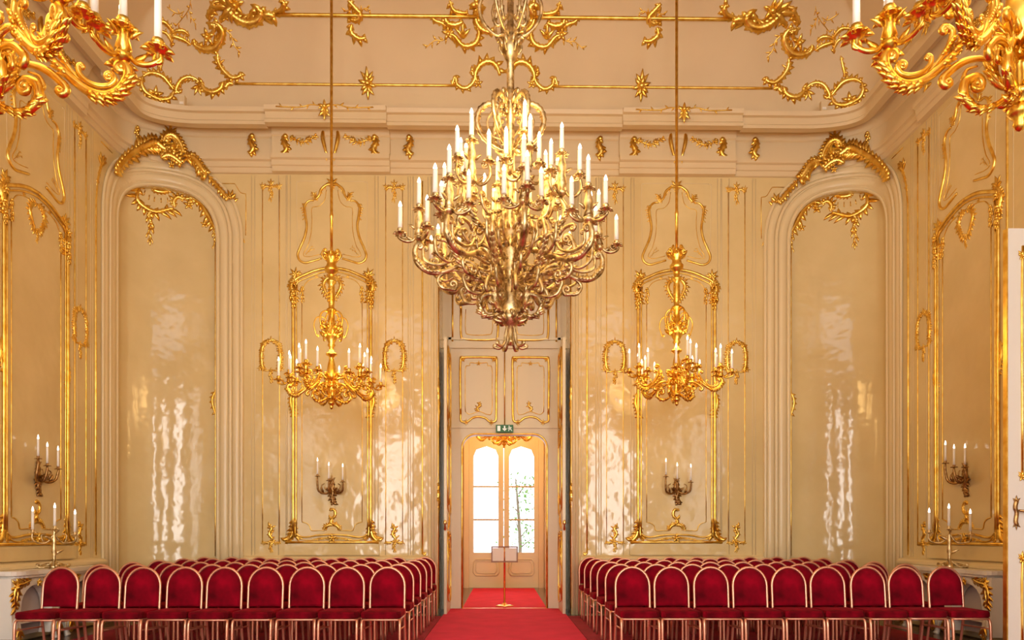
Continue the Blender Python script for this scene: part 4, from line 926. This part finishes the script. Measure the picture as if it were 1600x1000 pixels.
    for i in range(7):
        q = MB(); scroll(q, [(.03, .24), (.05, .15), (.06, .07), (.10, .025), (.145, .035)], .014, 0, 1, None, .014); mb.put(q, rot(i * 2 * PI / 7))
        q = MB(); leaf(q, (.05, .27), -.4, .12, .05, 1.4, 0, 0, 5, .8, 6); mb.put(q, rot(i * 2 * PI / 7 + .4))
    mb.build('pendant', 'goldp', e)
    for o in (lower, upper, foot, ringo, top, mid): bpy.data.objects.remove(o)
    for q in range(3):
        l = bpy.data.lights.new('candle_light', 'POINT'); l.energy = 55; l.color = (1, .62, .22); l.shadow_soft_size = .4
        lo = bpy.data.objects.new('candle_light', l); COL.objects.link(lo); lo.parent = e; lo.location = (.6 * math.cos(q * 2.1), .6 * math.sin(q * 2.1), 1.75)
big_chandelier((.03, 6.5, 2.94))

# ---- wall sconces
sc_c, sc_R = candle_meshes('w', .013, .27, 'bronze')
def sconce(side, u, z, label):
    x, y = W(np.array([u])); rz = 0 if u < FL else (PI / 2 if side < 0 else -PI / 2)
    e = empty('wall_sconce', (side * x[0], y[0], z), rz, label=label, cat='sconce', group='bronze three-light wall sconces')
    # local: x along the wall, -y into the room
    bp_ = lambda v: np.stack([v[:, 0], -.012 - v[:, 2], v[:, 1]], 1)
    mb = MB(); rocaille(mb, [(.02, .12), (-.02, .03), (.02, -.06), (0, -.16), (.02, -.26)], .026, 1, 2, 2.4); rocaille(mb, [(-.03, .1), (.02, .02), (-.02, -.08), (.0, -.2)], .02, -1, 2, 2.6); tuft(mb, (0, .1), PI / 2, .1, 3); mb.build('backplate', 'bronze', e, bp_)
    for (tx, ty, tz) in ((-.20, -.14, .20), (-.02, -.14, .13), (.20, -.14, .11)):
        mb = MB(); mb.tube3(cr([(0, -.02, -.05), (tx * .5, ty * .45, -.10), (tx * .95, ty * .8, -.06), (tx * 1.02, ty, tz * .4), (tx, ty, tz - .04)], 5), taper(21, .014, .017, .010), 7)
        mb.tube3(cr([(tx * .6, ty * .55, -.09), (tx * .75, ty * .6, .02), (tx * .55, ty * .5, .06)], 4), .008, 5)
        q = MB(); leaf(q, (.02, -.05), .2, .13, .05, .7, 0, 0, 5, .6, 5); leaf(q, (.14, -.08), .8, .1, .04, .9, 0, 0, 5, .6, 5)
        mb.put(q, rot(math.atan2(ty, tx)))
        a = mb.build('arm', 'bronze', e); put_candles(a, [(tx, ty, tz)], sc_c, sc_R)
zs = CAMH + (HZ - 762) / 96.6
sconce(-1, BAYC, zs, 'dark bronze three-candle sconce on the left panel of the back wall'); sconce(1, BAYC, zs, 'dark bronze three-candle sconce on the right panel of the back wall')
sconce(-1, SIDEC, zs, 'dark bronze three-candle sconce on the left side wall'); sconce(1, SIDEC, zs, 'dark bronze three-candle sconce on the right side wall')

# ------------------------------------------------------------------ fireplace consoles on the side walls
MZ = .87
def console(side):
    e = empty('fireplace_console', (side * (XW - .115), 9.19, 0), PI / 2 if side < 0 else -PI / 2, label='white rococo fireplace console with gilt mounts on the %s wall' % ('left' if side < 0 else 'right'), cat='console', group='rococo consoles under the side panels')
    # local x along the wall, -y into the room
    top = [(-.95, 0), (-.95, -.2), (-.8, -.27), (-.55, -.25), (-.3, -.28), (0, -.33), (.3, -.28), (.55, -.25), (.8, -.27), (.95, -.2), (.95, 0)]
    mb = MB(); p = cr(top, 3)
    for z0, z1, f in ((MZ - .05, MZ, 1.0), (MZ - .08, MZ - .05, .93)):
        k = len(p); mb.add([(a * f, b * f, z) for z in (z0, z1) for a, b in p], [tuple(range(k))[::-1], tuple(range(k, 2 * k))] + [(i, (i + 1) % k, k + (i + 1) % k, k + i) for i in range(k)])
    mb.build('mantel_top', 'white', e, smooth=False)
    mb = MB()
    for c in (-.5, .5):       # two arched openings
        n = 12; ar = [(c + .28 * math.cos(a), .45 + .25 * math.sin(a)) for a in np.linspace(PI, 0, n)]
        ar = [(c - .25, .1), (c - .30, .3)] + ar + [(c + .30, .3), (c + .25, .1)]; ot = [(c - .43, .1), (c - .44, .3)] + [(c - .45 + .9 * i / (n - 1), MZ - .08) for i in range(n)] + [(c + .44, .3), (c + .43, .1)]
        k = len(ar)
        for y in (-.2, -.06): mb.add([(a, y, b) for a, b in ar + ot], [(i, i + 1, k + i + 1, k + i) for i in range(k - 1)])
        mb.add([(a, -.2, b) for a, b in ar] + [(a, -.06, b) for a, b in ar], [(i, i + 1, k + i + 1, k + i) for i in range(k - 1)])
        mb.add([(a, -.2, b) for a, b in ot] + [(a, -.06, b) for a, b in ot], [(i, i + 1, k + i + 1, k + i) for i in range(k - 1)])
    mb.build('apron', 'white', e, smooth=False)
    mb = MB()
    for c in (-.5, .5): mb.box(c - .42, c + .42, -.05, 0, .1, MZ - .08)
    mb.build('back_panel', 'grey', e, smooth=False)
    mb = MB()
    for c in (-.5, .5): mb.box(c - .27, c + .27, -.19, -.05, .26, .275)
    mb.build('shelf', 'white', e, smooth=False)
    for x in (-.87, -.13, .13, .87):
        sg = 1 if x > 0 else -1; mb = MB(); mb.tube3(cr([(x, -.15, .34), (x + sg * .02, -.19, .22), (x - sg * .01, -.17, .1), (x, -.18, .03), (x, -.2, 0.0)], 4), [.05, .05, .048, .045, .04, .036, .034, .032, .03, .03, .032, .034, .036, .038, .04, .04, .03], 8); lg = mb.build('leg', 'white', e)
        mb = MB(); q = MB(); tuft(q, (x, .22), -PI / 2, .16, 3, .4); tuft(q, (x, .05), PI / 2, .1, 3, .5); mb.put(q, lambda v: np.stack([v[:, 0], -.235 - v[:, 2], v[:, 1]], 1)); mb.build('gilt_mount', 'gold', lg)
    mf = lambda v: np.stack([v[:, 0], -.205 - v[:, 2], v[:, 1]], 1)
    for c in (-.5, .5):
        mb = MB(); flower(mb, (c, .72), .05, .02)
        for sg in (1, -1):
            rocaille(mb, [(c + sg * .12, .76), (c + sg * .25, .72), (c + sg * .36, .70), (c + sg * .40, .58), (c + sg * .38, .44)], .024, sg, 2, 3); rocaille(mb, [(c + sg * .38, .76), (c + sg * .34, .64), (c + sg * .37, .5)], .02, -sg, 2, 3); flower(mb, (c + sg * .36, .68), .06)
        mb.build('gilt_mount', 'gold', e, mf, label='gilded foliage mount')
for s in (-1, 1): console(s)
# ---- candelabra on the mantels
cd_c, cd_R = candle_meshes('m', .013, .24, 'goldp')
def candelabrum(loc, rz, label):
    e = empty('candelabrum', loc, rz, label=label, cat='candelabrum', group='three-light candelabra on the mantels'); e.scale = (1.2, 1.2, 1.2)
    mb = MB(); mb.lathe([(0, 0), (.05, .0), (.04, .03), (.02, .06), (.014, .12), (.026, .18), (.016, .24), (.022, .3), (.012, .36), (.018, .42), (.0, .43)], 10)
    for i in range(3): q = MB(); scroll(q, [(.02, .08), (.06, .03), (.12, .012), (.16, .02)], .013, 0, 1, None, .014); leaf(q, (.03, .05), -.3, .1, .04, .4, 0, 0, 5, .7, 5); mb.put(q, rot(i * 2 * PI / 3 + .4))
    for i in range(4): q = MB(); leaf(q, (.015, .15 + .07 * i), .8, .09, .035, -.8, 0, 0, 5, .7, 5); mb.put(q, rot(i * 1.7))
    mb.build('stem', 'goldp', e)
    for (x, y, z) in ((-.19, 0, .40), (.0, -.02, .44), (.19, .0, .38)):
        mb = MB(); mb.tube3(cr([(0, 0, .36), (x * .35, y, .27), (x * .8, y, .27), (x * 1.02, y, z - .09), (x, y, z - .02)], 5) if abs(x) > .01 else [(0, 0, .40), (0, -.01, .42), (0, -.02, .435)], .009, 6)
        if abs(x) > .01: mb.tube3(cr([(x * .5, y, .265), (x * .6, y, .34), (x * .4, y, .36)], 4), .006, 5)
        a = mb.build('arm', 'goldp', e); put_candles(a, [(x, y, z)], cd_c, cd_R)
candelabrum((-(XW - .30), 9.05, MZ), PI / 4, 'gilt bronze three-candle candelabrum on the left mantel'); candelabrum((XW - .30, 9.05, MZ), -PI / 4, 'gilt bronze three-candle candelabrum on the right mantel')

# ------------------------------------------------------------------ chairs
def chair_meshes():
    d = {}; hw, z0, zs_, tilt = .183, .50, .72, .10
    yb = lambda z: .03 + (z - .47) * tilt
    ar = [(-hw, .40), (-hw, .5), (-hw, .6)] + [(-hw * math.cos(a), zs_ + .20 * math.sin(a)) for a in np.linspace(0, PI, 15)] + [(hw, .6), (hw, .5), (hw, .40)]
    mb = MB(); mb.tube3([(x, yb(z), z) for x, z in ar], .0145, 7); d['back_frame'] = (mb, 'chairm')
    # upholstered panel, slightly cushioned
    mb = MB(); pan = [(-hw + .012, .51)] + [(-(hw - .012) * math.cos(a), zs_ + .188 * math.sin(a)) for a in np.linspace(0, PI, 17)] + [(hw - .012, .51)]; n = len(pan); cx, cz = 0, .70
    lay = [(1.0, .0), (.97, -.018), (.86, -.03), (.5, -.036)]; v = []
    for f, off in lay: v += [(cx + (x - cx) * f, yb(cz + (z - cz) * f) + off, cz + (z - cz) * f) for x, z in pan]
    v.append((cx, yb(cz) - .036, cz)); fs = [(j * n + i, j * n + (i + 1) % n, (j + 1) * n + (i + 1) % n, (j + 1) * n + i) for j in range(3) for i in range(n)] + [(3 * n + i, 3 * n + (i + 1) % n, 4 * n) for i in range(n)]
    b0 = len(v); v += [(x, yb(z) + .02, z) for x, z in pan]; fs += [tuple(b0 + i for i in range(n))] + [(i, (i + 1) % n, b0 + (i + 1) % n, b0 + i) for i in range(n)]
    mb.add(v, fs); d['backrest'] = (mb, 'velvet')
    mb = MB(); sx, y0, y1 = .200, -.40, .02      # cushion with rounded rim
    def rim(f, z): return [(x * f, (y + .19) * f - .19, z) for x, y in [(-sx + .03, y0), (sx - .03, y0), (sx, y0 + .03), (sx * .97, y1 - .02), (sx * .97 - .02, y1), (-sx * .97 + .02, y1), (-sx * .97, y1 - .02), (-sx, y0 + .03)]]
    v = rim(.97, .425) + rim(1, .435) + rim(1, .475) + rim(.96, .492) + rim(.6, .502); v.append((0, -.19, .504)); fs = [tuple(range(8))[::-1]] + [(j * 8 + i, j * 8 + (i + 1) % 8, (j + 1) * 8 + (i + 1) % 8, (j + 1) * 8 + i) for j in range(4) for i in range(8)] + [(32 + i, 32 + (i + 1) % 8, 40) for i in range(8)]
    mb.add(v, fs); d['seat'] = (mb, 'velvet')
    mb = MB(); mb.tube3([(-.183, .0, .412), (-.186, -.2, .412), (-.188, -.35, .412), (-.182, -.375, .412), (-.165, -.385, .412), (0, -.39, .412), (.165, -.385, .412), (.182, -.375, .412), (.188, -.35, .412), (.186, -.2, .412), (.183, .0, .412)], .012, 6); d['seat_frame'] = (mb, 'chairm')
    for s, nm in ((-1, 'fl'), (1, 'fr')):
        mb = MB(); mb.tube3(cr([(s * .185, -.34, .415), (s * .192, -.375, .39), (s * .193, -.39, .3), (s * .192, -.40, .0)], 5), .0145, 7); d['leg_' + nm] = (mb, 'chairm')
        mb = MB(); mb.tube3(cr([(s * .183, .02, .42), (s * .183, .04, .32), (s * .185, .10, .0)], 5), .0145, 7); d['leg_b' + nm] = (mb, 'chairm')
        mb = MB(); mb.tube3([(s * .192, -.388, .31), (s * .188, -.17, .305), (s * .183, .045, .30)], .009, 6); d['stretcher_' + nm] = (mb, 'chairm')
    out = {}
    for k_, (b, m_) in d.items():
        o = b.build(k_.split('_')[0] if k_.startswith(('leg', 'str')) else k_, m_, smooth=not k_.startswith('seat') or k_ == 'seat_frame'); out[k_] = o.data; COL.objects.unlink(o); bpy.data.objects.remove(o)
    return out
CH = chair_meshes(); ORD = ['first', 'second', 'third', 'fourth', 'fifth', 'sixth', 'seventh', 'eighth', 'ninth']
RN = ['front row', 'second row', 'third row', 'fourth row', 'fifth row', 'back row']
rc = random.Random(4)
for s in (-1, 1):
    for row in range(6):
        for k_ in range(9):
            x = s * ((1.27 if s < 0 else 1.36) + k_ * (.434 if s < 0 else .424)); y = 7.72 + row * .735
            e = empty('banquet_chair', (x + rc.uniform(-.002, .002), y + rc.uniform(-.015, .015), .0135), rc.uniform(-.006, .006), label='red velvet chair, %s block, %s, %s from the aisle' % ('left' if s < 0 else 'right', RN[row], ORD[k_]), cat='chair', group='red velvet banquet chairs')
            for p_, me in CH.items():
                inst(p_.split('_')[0] if p_.startswith(('leg', 'str')) else p_, me, e)
